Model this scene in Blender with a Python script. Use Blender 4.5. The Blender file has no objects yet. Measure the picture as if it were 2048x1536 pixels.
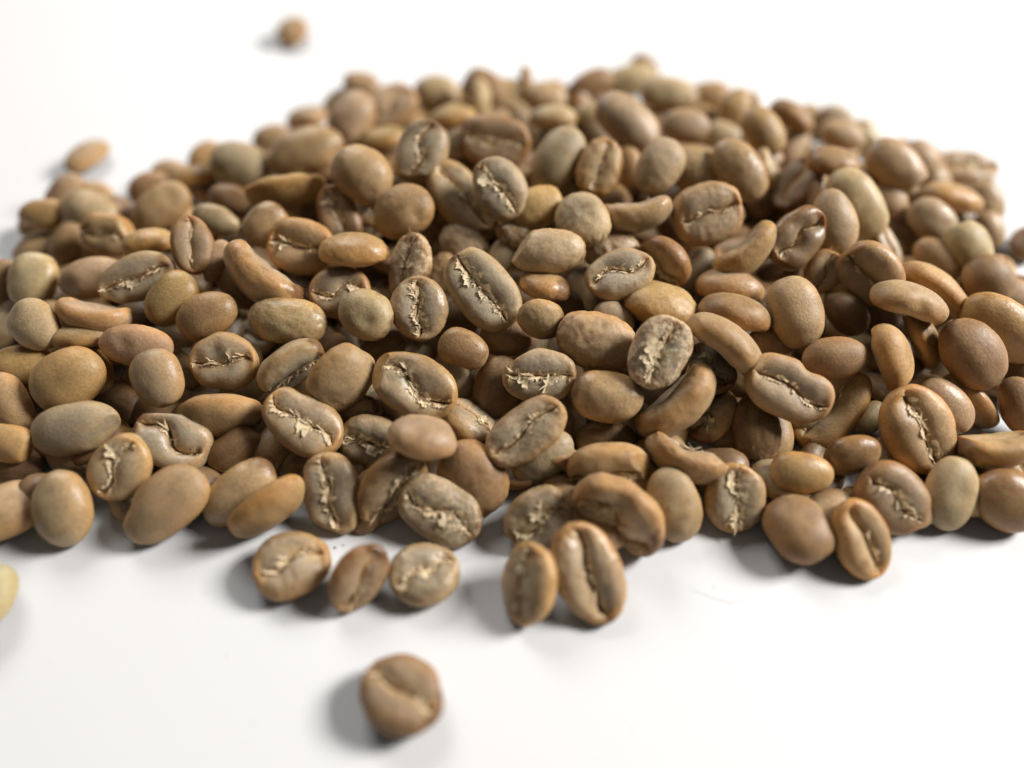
import bpy, math, random
import numpy as np

# ------------------------------------------------------------------ camera, world, light
sc = bpy.context.scene
MM = 0.001
cam_d = bpy.data.cameras.new("camera")
cam = bpy.data.objects.new("camera", cam_d)
sc.collection.objects.link(cam)
cam.location = (0, 0, 0.088)
cam.rotation_euler = (math.radians(90 - 51.5), 0, 0)
cam_d.sensor_width = 36.0
cam_d.lens = 36.0 * 1540 / 2048
cam_d.clip_start = 0.002
cam_d.clip_end = 20.0
cam_d.dof.use_dof = True
cam_d.dof.focus_distance = 0.103
cam_d.dof.aperture_fstop = 4.9
sc.camera = cam

world = bpy.data.worlds.new("World")
sc.world = world
world.use_nodes = True
bg = world.node_tree.nodes["Background"]
bg.inputs[0].default_value = (1.0, 0.945, 0.89, 1)
bg.inputs[1].default_value = 0.055

def area(name, loc, target, size, power, col):
    d = bpy.data.lights.new(name, 'AREA')
    d.shape = 'RECTANGLE'
    d.size, d.size_y = size
    d.energy = power
    d.color = col
    o = bpy.data.objects.new(name, d)
    sc.collection.objects.link(o)
    o.location = loc
    v = np.array(target, float) - np.array(loc, float)
    v /= np.linalg.norm(v)
    o.rotation_euler = (math.acos(-v[2]), 0, math.atan2(v[1], v[0]) - math.pi / 2)
    return o
area("lamp_right", (0.66, 0.215, 0.47), (0.0, 0.08, 0.0), (0.25, 0.25), 10.6, (1.0, 0.98, 0.955))
area("window_behind", (-0.20, 0.52, 0.40), (0.0, 0.08, 0.0), (0.30, 0.24), 1.9, (1.0, 0.985, 0.97))

sc.view_settings.view_transform = 'Standard'
sc.view_settings.look = 'None'
sc.view_settings.gamma = 1.0
sc.view_settings.exposure = 0.0
sc.cycles.max_bounces = 5
sc.cycles.diffuse_bounces = 1

# ------------------------------------------------------------------ materials
def new_mat(name):
    m = bpy.data.materials.new(name)
    m.use_nodes = True
    nt = m.node_tree
    return m, nt, nt.nodes["Principled BSDF"]

def node(nt, t, **kw):
    n = nt.nodes.new(t)
    for k, v in kw.items():
        setattr(n, k, v)
    return n

def mm_coords(nt):
    tc = node(nt, "ShaderNodeTexCoord")
    mp = node(nt, "ShaderNodeMapping")
    mp.inputs["Scale"].default_value = (1000, 1000, 1000)
    nt.links.new(tc.outputs["Object"], mp.inputs["Vector"])
    oi = node(nt, "ShaderNodeObjectInfo")
    mul = node(nt, "ShaderNodeMath", operation='MULTIPLY')
    mul.inputs[1].default_value = 137.0
    nt.links.new(oi.outputs["Random"], mul.inputs[0])
    add = node(nt, "ShaderNodeVectorMath", operation='ADD')
    nt.links.new(mp.outputs[0], add.inputs[0])
    nt.links.new(mul.outputs[0], add.inputs[1])
    return add.outputs[0]

def noise(nt, vec, scale, detail=3, rough=0.55):
    n = node(nt, "ShaderNodeTexNoise")
    n.inputs["Scale"].default_value = scale
    n.inputs["Detail"].default_value = detail
    n.inputs["Roughness"].default_value = rough
    nt.links.new(vec, n.inputs["Vector"])
    return n.outputs["Fac"]

def ramp(nt, fac, lo, hi, a=0.0, b=1.0):
    r = node(nt, "ShaderNodeMapRange")
    r.inputs["From Min"].default_value = lo
    r.inputs["From Max"].default_value = hi
    r.inputs["To Min"].default_value = a
    r.inputs["To Max"].default_value = b
    nt.links.new(fac, r.inputs["Value"])
    return r.outputs[0]

def math_(nt, op, a, b):
    n = node(nt, "ShaderNodeMath", operation=op)
    for i, x in enumerate((a, b)):
        if isinstance(x, (int, float)):
            n.inputs[i].default_value = x
        else:
            nt.links.new(x, n.inputs[i])
    return n.outputs[0]

def mix(nt, fac, a, b, mode='MIX'):
    n = node(nt, "ShaderNodeMix", data_type='RGBA', blend_type=mode)
    for s, x in ((n.inputs[0], fac), (n.inputs[6], a), (n.inputs[7], b)):
        if isinstance(x, (int, float)):
            s.default_value = x
        elif isinstance(x, tuple):
            s.default_value = x
        else:
            nt.links.new(x, s)
    return n.outputs[2]

def bean_material(flaky):
    m, nt, p = new_mat("flaky_coffee_bean" if flaky else "green_coffee_bean")
    L = nt.links.new
    vec = mm_coords(nt)
    tint = node(nt, "ShaderNodeAttribute", attribute_name="tint").outputs["Color"]
    fine = noise(nt, vec, 2.6, 2, 0.65)
    c = mix(nt, 1.0, tint, ramp(nt, fine, 0.3, 0.7, 0.86, 1.13), 'MULTIPLY')
    speck = noise(nt, vec, 4.6, 1)
    c = mix(nt, ramp(nt, speck, 0.70, 0.78, 0.0, 0.6), c, (0.60, 0.50, 0.36, 1))
    oi = node(nt, "ShaderNodeObjectInfo")
    rg = math_(nt, 'ADD', ramp(nt, fine, 0.3, 0.7, -.08, 0.12), ramp(nt, oi.outputs["Random"], 0, 1, .31, .58))
    c = mix(nt, ramp(nt, speck, 0.27, 0.20, 0.0, 0.6), c, (0.16, 0.085, 0.04, 1))
    b1 = node(nt, "ShaderNodeBump")
    b1.inputs["Distance"].default_value = 0.00010
    b1.inputs["Strength"].default_value = 0.6
    hgt = fine
    if flaky:
        # remains of the papery seed skin still stuck to the bean
        patch = node(nt, "ShaderNodeAttribute", attribute_name="patch").outputs["Fac"]
        pn = noise(nt, vec, 0.75, 4, 0.7)
        pm = math_(nt, 'MULTIPLY', patch, ramp(nt, pn, 0.47, 0.52))
        c = mix(nt, math_(nt, 'MULTIPLY', pm, 0.9), c, mix(nt, ramp(nt, fine, .35, .65), (0.47, 0.33, 0.18, 1), (0.76, 0.61, 0.41, 1)))
        rg = math_(nt, 'ADD', rg, math_(nt, 'MULTIPLY', pm, 0.2))
        hgt = math_(nt, 'ADD', hgt, math_(nt, 'MULTIPLY', pm, 1.6))
    L(c, p.inputs["Base Color"])
    L(rg, p.inputs["Roughness"])
    p.inputs["IOR"].default_value = 1.46
    p.inputs["Subsurface Weight"].default_value = 0.55
    p.inputs["Subsurface Radius"].default_value = (1.0, 0.5, 0.18)
    p.inputs["Subsurface Scale"].default_value = 0.0016
    L(hgt, b1.inputs["Height"])
    L(b1.outputs[0], p.inputs["Normal"])
    return m

def skin_material():
    m, nt, p = new_mat("papery_silverskin")
    L = nt.links.new
    vec = mm_coords(nt)
    tint = node(nt, "ShaderNodeAttribute", attribute_name="tint").outputs["Color"]
    f = noise(nt, vec, 2.0, 2, .65)
    c = mix(nt, 1.0, tint, ramp(nt, f, .3, .7, .72, 1.2), 'MULTIPLY')
    L(c, p.inputs["Base Color"])
    p.inputs["Roughness"].default_value = 0.6
    tr = node(nt, "ShaderNodeBsdfTranslucent")
    L(c, tr.inputs["Color"])
    mx = node(nt, "ShaderNodeMixShader")
    mx.inputs[0].default_value = 0.2
    L(p.outputs[0], mx.inputs[1])
    L(tr.outputs[0], mx.inputs[2])
    L(mx.outputs[0], nt.nodes["Material Output"].inputs["Surface"])
    return m

def table_material():
    m, nt, p = new_mat("white_table_top")
    L = nt.links.new
    vec = mm_coords(nt)
    a = noise(nt, vec, 0.012, 1)
    b = noise(nt, vec, 1.6, 1)
    dust = noise(nt, vec, 0.9, 1)
    c = mix(nt, ramp(nt, a, .3, .7), (0.855, 0.85, 0.85, 1), (0.87, 0.87, 0.87, 1))
    c = mix(nt, ramp(nt, dust, .775, .79, 0, .35), c, (0.5, 0.46, 0.42, 1))
    L(c, p.inputs["Base Color"])
    L(ramp(nt, b, .3, .7, .45, .55), p.inputs["Roughness"])
    p.inputs["IOR"].default_value = 1.35
    bm = node(nt, "ShaderNodeBump")
    bm.inputs["Distance"].default_value = 0.00003
    bm.inputs["Strength"].default_value = 0.2
    L(b, bm.inputs["Height"])
    L(bm.outputs[0], p.inputs["Normal"])
    return m

def plain(name, col, rough=.6):
    m, nt, p = new_mat(name)
    vec = mm_coords(nt)
    c = mix(nt, 1.0, col, ramp(nt, noise(nt, vec, 3.0), .3, .7, .8, 1.2), 'MULTIPLY')
    nt.links.new(c, p.inputs["Base Color"])
    p.inputs["Roughness"].default_value = rough
    return m

M_BEAN, M_FLAKY, M_SKIN, M_TABLE = bean_material(False), bean_material(True), skin_material(), table_material()

# ------------------------------------------------------------------ mesh helpers
def mesh_from(name, co, faces, attrs, mat, smooth=True):
    me = bpy.data.meshes.new(name)
    me.from_pydata((co * MM).tolist(), [], faces)
    if smooth:
        me.polygons.foreach_set("use_smooth", np.ones(len(me.polygons), bool))
    for k, v in attrs.items():
        if v.ndim == 2:
            a = me.attributes.new(k, 'FLOAT_COLOR', 'POINT')
            rgba = np.ones((len(co), 4), np.float32)
            rgba[:, :3] = v
            a.data.foreach_set("color", rgba.ravel())
        else:
            a = me.attributes.new(k, 'FLOAT', 'POINT')
            a.data.foreach_set("value", v.astype(np.float32))
    me.materials.append(mat)
    me.update()
    return me

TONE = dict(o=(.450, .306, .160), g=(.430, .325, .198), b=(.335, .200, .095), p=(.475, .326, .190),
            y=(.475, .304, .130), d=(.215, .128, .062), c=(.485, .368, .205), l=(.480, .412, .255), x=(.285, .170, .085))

def sstep(x, a, b):
    t = np.clip((x - a) / (b - a), 0, 1)
    return t * t * (3 - 2 * t)

def vnoise(P, seed):
    """Smooth lattice noise in 0..1 at points P."""
    i = np.floor(P).astype(np.int64)
    f = P - i
    f = f * f * (3 - 2 * f)
    def h(dx, dy, dz):
        n = (i[:, 0] + dx) * 374761393 + (i[:, 1] + dy) * 668265263 + (i[:, 2] + dz) * 2147483647 + seed * 1274126177
        n = (n ^ (n >> 13)) * 1103515245
        n = n ^ (n >> 16)
        return (n & 0xFFFF) / 65535.0
    x, y, z = f.T
    a = h(0, 0, 0) * (1 - x) + h(1, 0, 0) * x
    b = h(0, 1, 0) * (1 - x) + h(1, 1, 0) * x
    c = h(0, 0, 1) * (1 - x) + h(1, 0, 1) * x
    d = h(0, 1, 1) * (1 - x) + h(1, 1, 1) * x
    return (a * (1 - y) + b * y) * (1 - z) + (c * (1 - y) + d * y) * z

def fbm(P, seed, octaves=3):
    v, a = 0, .5
    for q in range(octaves):
        v = v + a * vnoise(P * 2 ** q, seed + q)
        a *= .5
    return v / (1 - .5 ** octaves)

class Bean:
    """One bean: local x long, y wide, +z the flat side with the crease."""
    def __init__(s, seed, L, W, T, k, g, wr, pt, tone, rot=0):
        r = s.r = np.random.default_rng(seed)
        s.seed = seed
        s.L, s.W, s.T, s.k, s.g, s.wr, s.pt = L, W, T, k, g, wr, pt
        q = np.random.default_rng(seed + 50000)
        s.rot = rot if rot else (q.choice([-1, 1]) * q.uniform(.15, .4) if q.uniform() < .22 else 0)
        s.dents = [(q.normal(0, 1, 3), q.uniform(.03, .075), q.uniform(.9, 1.8)) for _ in range(q.integers(0, 4))]
        s.chip = None
        if q.uniform() < .16:
            nn = np.array([q.choice([-1, 1]) * q.uniform(.6, 1), q.normal(0, .6), q.normal(0, .5)])
            s.chip = (nn / np.linalg.norm(nn), q.uniform(.74, .88))
        s.p = r.uniform(2.0, 2.45) + .5 * max(k - .3, 0)
        s.egg = r.normal(0, .05)
        s.fl = r.uniform(0, 1)
        s.s1, s.s2, s.s3 = r.normal(0, .055), r.normal(0, .03), r.normal(0, .02)
        s.fx = r.uniform(.8, 1.3)
        s.K = r.normal(0, 1, (7, 3)) * np.array([2.0 / L, 2.6 / W, 2.6 / W]) * 1.5
        s.K2 = r.normal(0, 1, (12, 3)) * 1.5
        s.ph, s.ph2 = r.uniform(0, 6.28, 7), r.uniform(0, 6.28, 12)
        s.amp = r.uniform(.007, .015) * W
        base = np.array(TONE[tone]) * r.uniform(.90, 1.10) * (1 + r.normal(0, .02, 3))
        s.dome = base
        grey = np.array([.420, .348, .250]) * r.uniform(.92, 1.08)
        fm = {'l': .5, 'x': .3, 'g': .88, 'o': .72, 'c': .6, 'p': .45, 'b': .45, 'y': .35, 'd': .35}[tone]
        s.face = base * (1 - fm) + grey * fm
        s.lobe_shift = r.normal(0, .07)
        s.rim = base * (np.array([1.03, .92, .74]) if tone in 'gcl' else np.array([1.04, .87, .62]))  # rim's own gold, more saturated to stand in for warm light between beans
        s.crease = np.array([.60, .36, .16]) * r.uniform(.8, 1.1)
    def yc(s, X):
        return s.W * (s.s1 * np.sin(math.pi * X * s.fx) + s.s2 * np.sin(2 * math.pi * X) + s.s3 * np.cos(5 * X))
    def section(s, X):
        rho = np.maximum(1 - np.abs(X) ** s.p, 0) ** (1 / s.p)
        return rho, s.W / 2 * rho * (1 + s.egg * X)
    def bend(s, X):
        return 0 * X
    def face_z(s, X, y):
        rho, w = s.section(X)
        c = np.clip(y / np.maximum(w, 1e-6), -1, 1)
        z = .42 * s.T * rho ** .9 * np.maximum(1 - np.abs(c) ** 2.5, 0) ** .5
        dy = np.abs(y - s.yc(X))
        fade = 1 - sstep(np.abs(X), .72, .99)
        D = s.T * .17 * s.g ** 2 * fade
        z = z - D * np.exp(-(dy / (.031 * s.W * (.45 + .7 * s.g))) ** .8)
        # each half rolls down a little towards the middle
        z = z - (.07 + .10 * s.fl) * s.T * fade * np.exp(-(dy / (.24 * s.W)) ** 2)
        return z + s.bend(X)
    def dome_z(s, X, c):
        rho, w = s.section(X)
        return -.58 * s.T * rho ** .92 * np.sqrt(np.maximum(1 - c * c, 0)) + s.bend(X)
    def arc(s, P):
        """Bend the bean lengthwise about its flat side (kidney shape)."""
        if s.k < .05:
            return P
        ang = s.k * 1.25
        Rc = s.L / ang
        h = Rc + .1 * s.T
        th = P[:, 0] / Rc
        z = P[:, 2]
        out = P.copy()
        out[:, 0] = (h - z) * np.sin(th)
        out[:, 2] = h - (h - z) * np.cos(th) - .09 * s.k * s.L
        return out
    def deform(s, P):
        a = np.sin(P @ s.K.T + s.ph).sum(1) / 2.6
        d = s.amp * a
        if s.wr:
            q = P * np.array([.8, 1.3, 1.3])
            d = d - s.wr * .030 * s.W * np.abs(fbm(q + 40, s.seed + 5, 3) - .5) * 4 + s.wr * .018 * s.W
        d = d + .022 * s.W * (fbm(P * .45 + 70, s.seed + 9, 2) - .5) * 2
        n = P / (np.array([s.L, s.W, s.T]) / 2) ** 2
        n /= np.linalg.norm(n, axis=1)[:, None] + 1e-9
        for u, dep, rad in s.dents:
            u = u / np.linalg.norm(u) * np.array([s.L, s.W, s.T]) / 2
            d = d - dep * s.W * np.exp(-((P - u) ** 2).sum(1) / rad ** 2)
        P = P + n * d[:, None]
        if s.chip is not None:
            # a broken corner: everything past a rough plane is cut back to it
            nn, f = s.chip
            h = f * np.sqrt(((nn * np.array([s.L, s.W, s.T]) / 2) ** 2).sum())
            over = P @ nn - h - .25 * (fbm(P * .9 + 11, s.seed + 21, 2) - .5)
            P = P - np.maximum(over, 0)[:, None] * nn * .92
        return s.arc(P)
    def body(s, nx, nf, nd):
        al = np.linspace(0, math.pi, nx + 2)[1:-1]
        X = np.cos(al)
        rho, w = s.section(X)
        c0 = np.clip(s.yc(X) / w, -.5, .5)
        q = np.linspace(-1, 1, nf)
        f = np.sign(q) * np.sin(math.pi / 2 * np.abs(q) ** 1.45)
        C = np.where(f[None] >= 0, c0[:, None] + (1 - c0[:, None]) * f[None], c0[:, None] + (1 + c0[:, None]) * f[None])
        Xf = np.repeat(X[:, None], nf, 1)
        Y = C * w[:, None]
        Z = s.face_z(Xf, Y)
        t = np.linspace(0, math.pi, nd + 2)[1:-1]
        Cd = np.repeat(np.cos(t)[None], nx, 0)
        Xd = np.repeat(X[:, None], nd, 1)
        Yd = Cd * w[:, None]
        Zd = s.dome_z(Xd, Cd)
        ring = nf + nd
        P = np.concatenate([np.stack([Xf * s.L / 2, Y, Z], 2), np.stack([Xd * s.L / 2, Yd, Zd], 2)], 1).reshape(-1, 3)
        bz = s.bend(np.array([1.0]))[0]
        P = np.concatenate([P, [[s.L / 2, 0, bz], [-s.L / 2, 0, bz]]])
        # surface colour of the bean: greyer flat side, tan back, golden rim deepened by painted bounce light, tan crease
        dy = np.abs(Y - s.yc(Xf))
        fm = (1 - np.abs(C) ** 3) * (1 - sstep(np.abs(Xf), .55, .98))
        side = 1 + s.lobe_shift * np.sign(C - c0[:, None])
        cr = np.exp(-(dy / (.07 * s.W)) ** 2) * (1 - sstep(np.abs(Xf), .7, .97))
        col = s.face[None, None] * fm[..., None] * side[..., None] + s.rim[None, None] * (1 - fm[..., None])
        col = col * (1 - .75 * cr[..., None]) + s.crease * .75 * cr[..., None]
        rm = (np.abs(Cd) ** 4)[..., None] * 1.0
        cold = s.dome[None, None] * (1 - rm) + s.rim[None, None] * rm
        tint = np.concatenate([np.concatenate([col, cold], 1).reshape(-1, 3), [s.rim, s.rim]])
        n = len(P)
        # blotches and faint fibres of the seed coat
        blot = fbm(P * .38 + 20, s.seed, 3)[:, None]
        fib = fbm(P * np.array([.30, 1.5, 1.0]) + 60, s.seed + 3, 3)[:, None]
        tint = tint * (.70 + .60 * blot)
        wgt = .45 * sstep(fib, .50, .72)
        tint = tint * (1 - wgt) + np.array([.46, .30, .135]) * (.75 + .5 * blot) * wgt
        stain = .35 * sstep(fbm(P * .8 + 90, s.seed + 7, 2), .68, .80)[:, None]
        tint = tint * (1 - stain) + np.array([.20, .105, .045]) * stain
        if s.rot:
            e = P[:, 0] * np.sign(s.rot) / (s.L / 2)
            edge = e + .5 * (fbm(P * .7 + 33, s.seed + 13, 3) - .5)
            dk = (.85 * sstep(edge, 1.0 - .75 * abs(s.rot), 1.12 - .55 * abs(s.rot)))[:, None]
            tint = tint * (1 - dk) + np.array([.16, .075, .03]) * (.5 + fbm(P * 2.2, s.seed + 17, 2)[:, None]) * dk
        P = s.deform(P)
        i = np.arange(nx - 1)[:, None] * ring
        j = np.arange(ring)[None]
        j2 = (j + 1) % ring
        quads = np.stack([i + j, i + j2, i + ring + j2, i + ring + j], 2).reshape(-1, 4).tolist()
        a, b = nx * ring, nx * ring + 1
        last = (nx - 1) * ring
        tris = [[a, (jj + 1) % ring, jj] for jj in range(ring)] + [[b, last + jj, last + (jj + 1) % ring] for jj in range(ring)]
        return P, quads + tris, dict(tint=tint, patch=np.full(n, s.pt)) if s.pt else dict(tint=tint)
    def skin(s, amount):
        """Ragged papery skin standing out of the crease: lips and shreds."""
        r = s.r
        V, Fc, Cn = [], [], []
        cream = np.array([.93, .75, .48]) * r.uniform(.9, 1.08)
        tan = np.array([.74, .48, .24])
        s.cream = cream
        n = 90
        Xs = np.linspace(-.88, .88, n)
        dens = min(1.0, r.uniform(.15, .45) + .3 * amount)
        big = .55 + .35 * min(amount, 2.5)
        for side in (-1, 1):
            walk = np.convolve(r.normal(0, 1, n + 12), np.ones(6) / 6, 'same')[6:-6] * 1.6
            gap = np.convolve(r.uniform(0, 1, n + 16), np.ones(9) / 9, 'same')[8:-8]
            on = gap < np.quantile(gap, dens)
            width = s.W * big * np.clip(.034 + .034 * walk + .016 * r.uniform(-.7, 1, n), .010, .14)
            lift = np.clip(.12 + .05 * r.normal(0, 1, n) + .13 * np.roll(walk, 3), -.02, .6)
            yb = s.yc(Xs) + side * .014 * s.W
            ym = s.yc(Xs) + side * (.020 * s.W + .4 * width)
            yt = s.yc(Xs) + side * (.024 * s.W + width)
            xt = Xs + r.normal(0, .004, n)
            top = np.maximum(s.face_z(Xs, yb), s.face_z(Xs, ym) - .12)
            rows = [np.stack([Xs * s.L / 2, yb, top + .02], 1),
                    np.stack([Xs * s.L / 2, ym, s.face_z(Xs, ym) + .10 + lift * .6], 1),
                    np.stack([xt * s.L / 2, yt, s.face_z(xt, yt) + .06 + lift], 1)]
            o = sum(len(v) for v in V)
            V.append(np.concatenate(rows))
            k = .35 + r.uniform(0, 1, n)[:, None] * .6
            cc = tan * (1 - k) + cream * k
            Cn.append(np.concatenate([tan * np.ones((n, 1)), cc, cream * (.85 + .3 * r.uniform(size=(n, 1)))]))
            for i in range(n - 1):
                if on[i] and on[i + 1]:
                    Fc += [[o + i, o + i + 1, o + n + i + 1, o + n + i], [o + n + i, o + n + i + 1, o + 2 * n + i + 1, o + 2 * n + i]]
        for _ in range(int(7 * amount)):
            X0 = r.uniform(-.8, .8)
            ang = r.choice([0, math.pi]) + r.normal(0, .38)
            ln, wd = r.uniform(.5, 2.2), r.uniform(.05, .17)
            m = 6
            t = np.linspace(0, 1, m)
            y0 = s.yc(np.array([X0]))[0] + r.normal(0, .025) * s.W
            x = X0 * s.L / 2 + np.cos(ang) * ln * t
            y = y0 + np.sin(ang) * ln * t * .8 + r.normal(0, .06, m)
            z = np.maximum(s.face_z(np.clip(x / (s.L / 2), -1, 1), y), s.face_z(np.array([X0]), np.array([y0 + .08 * s.W]))[0] - .2) + .10 + r.uniform(.0, .6) * t ** 1.5
            nrm = np.array([-np.sin(ang), np.cos(ang)])
            hw = wd * np.sin(math.pi * (.15 + .8 * t))
            o = sum(len(v) for v in V)
            V.append(np.concatenate([np.stack([x + nrm[0] * hw, y + nrm[1] * hw, z + .05], 1), np.stack([x - nrm[0] * hw, y - nrm[1] * hw, z], 1)]))
            k = r.uniform() ** .6
            Cn.append(np.repeat((tan * (1 - k) + cream * k)[None], 2 * m, 0))
            Fc += [[o + i, o + i + 1, o + m + i + 1, o + m + i] for i in range(m - 1)]
        P = s.deform(np.concatenate(V))
        return P, Fc, dict(tint=np.concatenate(Cn))
    def flake(s):
        """One torn scrap of skin lying on a half of the flat side."""
        r = s.r
        cream = s.cream
        X0 = r.uniform(-.6, .6)
        R = r.uniform(.45, 1.15)
        y0 = s.yc(np.array([X0]))[0] + r.choice([-1, 1]) * r.uniform(.45, .95) * R
        m = 19
        th = np.linspace(0, 2 * math.pi, m, endpoint=False)
        rad = R * (1 + .30 * r.normal(0, 1, m)).clip(.4, 1.7)
        st, rot = r.uniform(.4, .9), r.uniform(0, 3.14)
        gx, gy = rad * np.cos(th), rad * np.sin(th) * st
        fx, fy = gx * math.cos(rot) - gy * math.sin(rot), gx * math.sin(rot) + gy * math.cos(rot)
        tilt = r.normal(0, .16, 2)
        def pt(k, lift):
            x = X0 * s.L / 2 + fx * k
            y = y0 + fy * k
            Xc = np.clip(x / (s.L / 2), -.95, .95)
            lim = s.section(Xc)[1] * .90
            y = np.clip(y, -lim, lim)
            z = np.maximum(s.face_z(Xc, y), s.face_z(np.array([X0]), np.array([y0]))[0] - .35) + lift + np.abs(fx * tilt[0] + fy * tilt[1]) * k
            return np.stack([Xc * s.L / 2, y, z], 1)
        outer, inner = pt(1.0, .10 + .22 * r.uniform(0, 1, m)), pt(.5, .09)
        P = np.concatenate([outer, inner, inner.mean(0, keepdims=True)])
        C = np.concatenate([np.repeat((cream * 1.06)[None], m, 0), np.repeat((cream * .94)[None], m + 1, 0)])
        Fc = []
        for i in range(m):
            i2 = (i + 1) % m
            Fc += [[i, i2, m + i2, m + i], [m + i, m + i2, 2 * m]]
        return s.deform(P), Fc, dict(tint=C)

def put(name, me, loc=None, quat=None, parent=None):
    o = bpy.data.objects.new(name, me)
    sc.collection.objects.link(o)
    if parent:
        o.parent = parent
    else:
        o.location = [c * MM for c in loc]
        if quat:
            o.rotation_mode = 'QUATERNION'
            o.rotation_quaternion = quat
    return o

# ------------------------------------------------------------------ table
def build_table():
    S, t = 900.0, 18.0
    n = 12
    P = [(-S, -S, 0), (S, -S, 0), (S, S, 0), (-S, S, 0), (-S, -S, -t), (S, -S, -t), (S, S, -t), (-S, S, -t)]
    Fq = [[0, 1, 2, 3], [7, 6, 5, 4], [0, 4, 5, 1], [1, 5, 6, 2], [2, 6, 7, 3], [3, 7, 4, 0]]
    me = mesh_from("table_top", np.array(P), Fq, {}, M_TABLE, False)
    o = put("table_top", me, (0, 0, 0))
    o["kind"] = "structure"
    o["label"] = "plain white table top under the beans"
build_table()

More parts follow.
